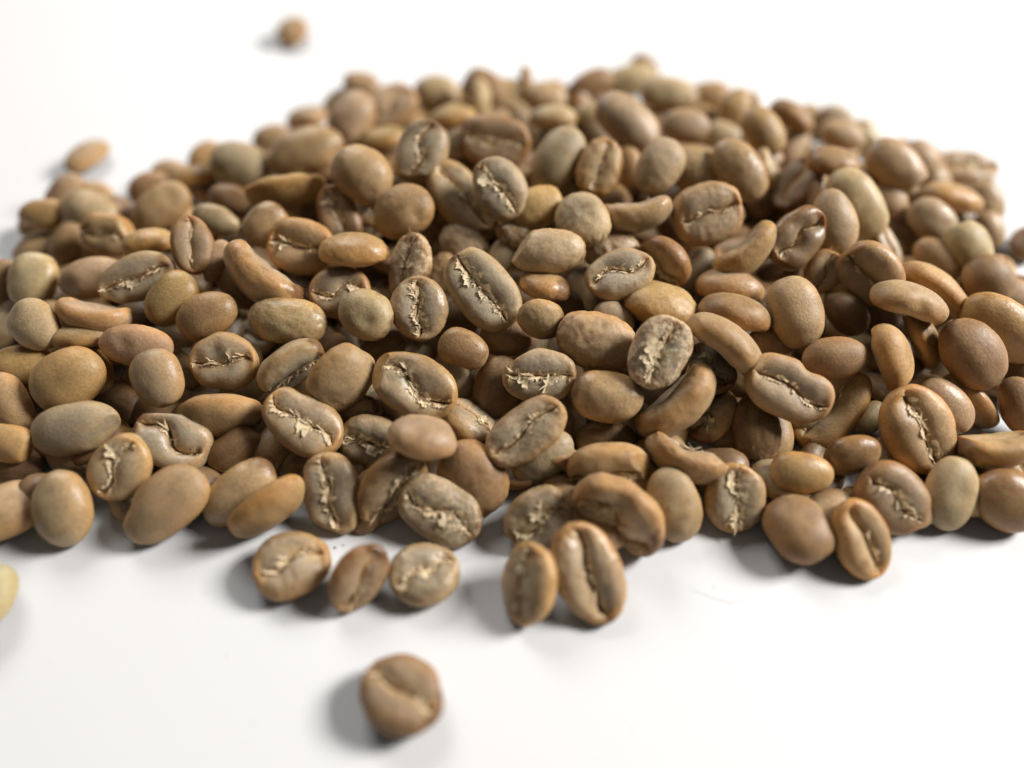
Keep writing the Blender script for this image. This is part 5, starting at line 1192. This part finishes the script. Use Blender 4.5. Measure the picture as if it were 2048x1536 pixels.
(28.0, 116.2, 5.3, 3.96, 0.08, 2.95),
(17.8, 108.8, 5.3, 1.89, 0.27, -0.21),
(20.7, 121.9, 5.3, 5.8, -0.35, 2.74),
(42.0, 108.5, 5.3, 0.69, -0.22, 0.05),
(50.8, 87.1, 5.4, 5.23, -0.24, -0.2),
(24.4, 104.5, 5.4, 4.14, -0.34, 2.86),
(-23.0, 109.3, 5.4, 1.74, -0.38, 3.35),
(21.9, 115.9, 5.4, 0.89, -0.4, 3.27),
(33.6, 116.4, 5.4, 2.49, 0.05, 3.51),
(58.2, 104.4, 5.5, 0.67, -0.02, 3.36),
(-13.9, 116.8, 5.5, 5.01, 0.09, 0.26),
(15.8, 126.4, 5.5, 5.74, -0.08, 0.21),
(42.2, 115.6, 5.5, 3.29, 0.32, 3.22),
(11.0, 107.4, 5.5, 0.31, 0.14, -0.04),
(-49.8, 85.3, 5.5, 2.81, -0.08, 3.09),
(20.6, 98.6, 5.5, 6.19, 0.18, 0.08),
(-23.7, 98.8, 5.6, 1.71, -0.17, -0.03),
(-5.2, 107.8, 5.6, 3.73, -0.49, 2.5),
(-7.6, 113.3, 5.6, 1.95, -0.26, 0.6),
(50.8, 103.1, 5.6, 3.09, -0.18, 2.92),
(-17.5, 101.2, 5.6, 2.53, 0.47, 2.78),
(-39.2, 98.5, 5.6, 6.11, -0.08, 0.33),
(30.8, 101.0, 5.7, 4.67, 0.05, 3.17),
(44.9, 122.0, 5.8, 5.54, -0.01, 3.25),
(-29.7, 103.4, 5.8, 1.08, 0.29, -0.3),
(9.5, 97.0, 5.8, 1.48, -0.15, -0.1),
(64.1, 112.1, 5.9, 3.24, 0.06, 3.21),
(54.4, 99.1, 5.9, 5.63, -0.08, 2.62),
(29.1, 95.8, 6.1, 3.63, -0.22, 3.01),
(-5.4, 98.8, 6.2, 5.49, -0.08, -0.28),
(-26.6, 88.3, 6.3, 3.92, -0.38, 3.38),
(6.5, 92.1, 6.3, 5.83, -0.16, 3.07),
(7.0, 122.3, 6.4, 4.03, 0.68, -0.5),
(29.9, 121.0, 6.5, 4.16, 0.1, 3.13),
(13.3, 112.7, 6.6, 4.31, 0.05, 3.61),
(-1.6, 102.3, 6.7, 5.37, 0.27, -0.63),
(1.3, 108.1, 6.8, 6.17, -0.14, 3.03),
(18.6, 130.0, 6.8, 5.19, 0.11, 2.88),
(-48.2, 95.9, 6.8, 5.05, 0.05, 3.56),
(9.2, 102.1, 7.0, 1.97, -0.01, 2.51),
(54.1, 111.5, 7.1, 3.4, 0.26, 3.26),
(25.2, 111.1, 7.1, 2.27, -0.3, 0.02),
(-2.5, 112.3, 7.2, 5.97, 0.07, 2.31),
(35.6, 90.0, 7.3, 3.14, 0.13, -0.11),
(37.0, 108.1, 7.3, 4.38, 0.19, 3.87),
(-18.7, 106.8, 7.4, 4.96, -0.15, -0.42),
(-17.5, 88.4, 7.7, 2.91, 0.03, 0.33),
(53.9, 106.7, 7.8, 6.03, -0.09, -0.11),
(7.9, 111.2, 8.0, 1.04, -0.05, 0.38),
(59.4, 107.9, 8.0, 0.76, 0.08, 2.73),
(27.3, 103.1, 8.1, 0.25, -0.41, 3.15),
(-38.4, 101.9, 8.2, 0.64, -0.58, 3.21),
(33.1, 97.7, 8.3, 0.59, 0.18, 3.01),
(19.5, 111.7, 8.3, 2.23, -0.24, 2.98),
(-24.5, 104.1, 8.4, 1.64, -0.24, 3.08),
(48.3, 105.6, 8.5, 2.34, 0.09, 3.1),
(-26.8, 95.4, 8.5, 0.57, -0.33, 0.24),
(-15.3, 95.3, 8.6, 6.08, 0.23, 0.48),
(-8.8, 97.2, 8.7, 3.14, -0.18, 0.42),
(3.0, 98.9, 8.7, 1.41, 0.12, 3.11),
(32.0, 106.3, 8.7, 2.51, -0.03, 0.18),
(-20.9, 95.4, 8.8, 4.09, -0.49, 3.46),
(49.7, 97.2, 8.8, 5.9, -0.14, 2.88),
(-13.4, 102.8, 8.9, 0.43, -0.18, 2.99),
(23.3, 115.5, 9.2, 4.74, 0.21, 0.05),
(15.9, 100.2, 9.2, 4.99, 0.03, 3.19),
(-1.9, 96.5, 9.3, 5.74, -0.25, -0.0),
(7.3, 106.4, 9.3, 3.15, 0.1, 2.88),
(-14.3, 108.8, 9.9, 5.97, 0.3, 2.6),
(41.7, 111.2, 9.9, 5.46, -0.15, 3.25),
(54.1, 99.8, 10.3, 3.28, -0.33, -0.07),
(-4.6, 101.5, 10.6, 2.51, 0.26, 0.38),
(-21.1, 100.9, 10.6, 0.67, 0.04, 3.87),
(28.1, 107.4, 11.3, 2.02, 0.13, 2.94),
(-13.8, 98.6, 11.3, 0.87, -0.03, 3.2),
(-14.1, 102.2, 13.8, 1.64, -0.21, 3.09),
]
def build_fill():
    V, Fc, C, o = [], [], [], 0
    protos = [Bean(7000 + q, 8.6, 6.3, 3.8, .3, 1, 0, 0, t).body(14, 13, 8) for q, t in enumerate("oobdogbd")]
    for q, (x, y, z, a, b, c) in enumerate(FILL):
        P, F0, at = protos[q % len(protos)]
        ca, sa, cb, sb, cg, sg = math.cos(a), math.sin(a), math.cos(b), math.sin(b), math.cos(c), math.sin(c)
        Rz = np.array([[ca, -sa, 0], [sa, ca, 0], [0, 0, 1]])
        Ry = np.array([[cb, 0, sb], [0, 1, 0], [-sb, 0, cb]])
        Rx = np.array([[1, 0, 0], [0, cg, -sg], [0, sg, cg]])
        V.append(P @ (Rz @ Ry @ Rx).T + np.array([x, y, z]))
        C.append(at["tint"])
        Fc += [[v + o for v in f] for f in F0]
        o += len(P)
    V = np.concatenate(V)
    z0 = np.zeros(len(V))
    me = mesh_from("buried_beans", V, Fc, dict(tint=np.concatenate(C)), M_BEAN)
    ob = put("buried_beans", me, (0, 0, 0))
    ob["kind"] = "stuff"
    ob["label"] = "coffee beans buried in the dark gaps under the surface of the pile"
    ob["category"] = "coffee beans"
build_fill()

# ------------------------------------------------------------------ crumbs and a hair on the table
def tube(name, pts, rad, mat, n=6):
    pts = np.array(pts, float)
    V, Fc = [], []
    for i, p in enumerate(pts):
        t = pts[min(i + 1, len(pts) - 1)] - pts[max(i - 1, 0)]
        t /= np.linalg.norm(t)
        u = np.cross(t, [0, 0, 1]); u /= np.linalg.norm(u)
        v = np.cross(u, t)
        rr = rad * (.4 + .6 * math.sin(math.pi * (i + .5) / len(pts)))
        for j in range(n):
            a = 2 * math.pi * j / n
            V.append(p + rr * (u * math.cos(a) + v * math.sin(a)))
    for i in range(len(pts) - 1):
        for j in range(n):
            Fc.append([i * n + j, i * n + (j + 1) % n, (i + 1) * n + (j + 1) % n, (i + 1) * n + j])
    Fc += [list(range(n))[::-1], [(len(pts) - 1) * n + j for j in range(n)]]
    return mesh_from(name, np.array(V), Fc, {}, mat)

HAIR = [(21.75, 38.43, 0.05), (22.86, 37.8, 0.05), (23.99, 37.36, 0.05), (25.28, 36.86, 0.05), (26.14, 36.67, 0.05), (26.89, 36.86, 0.05), (27.85, 37.23, 0.05), (28.88, 37.61, 0.05)]
h = put("hair", tube("hair", HAIR, .016, plain("reddish_hair", (.76, .64, .61, 1))), (0, 0, 0))
h["label"] = "faint thin reddish hair lying on the white table at right front"
h["category"] = "hair"
CRUMBS = [(-22.1, 43.83, 0.13, 'larger of two dark crumbs between the left front beans'), (-21.09, 44.17, 0.08, 'smaller of two dark crumbs between the left front beans')]
m_crumb = plain("dark_crumb", (.10, .08, .07, 1), .8)
for i, (x, y, rad, lab) in enumerate(CRUMBS):
    rr = np.random.default_rng(50 + i)
    V, Fc = [], []
    for a in range(5):
        for b in range(8):
            th, ph = math.pi * (a + .5) / 5, 2 * math.pi * b / 8
            V.append(np.array([math.sin(th) * math.cos(ph) * 1.4, math.sin(th) * math.sin(ph), math.cos(th) * .6]) * rad * rr.uniform(.7, 1.25))
    for a in range(4):
        for b in range(8):
            Fc.append([a * 8 + b, (a + 1) * 8 + b, (a + 1) * 8 + (b + 1) % 8, a * 8 + (b + 1) % 8])
    Fc += [list(range(8)), list(range(39, 31, -1))]
    V = np.array(V)
    c = put("crumb", mesh_from("crumb", V, Fc, {}, m_crumb), (x, y, -V[:, 2].min()))
    c["label"] = lab
    c["category"] = "crumb"
    c["group"] = "crumbs on the table"
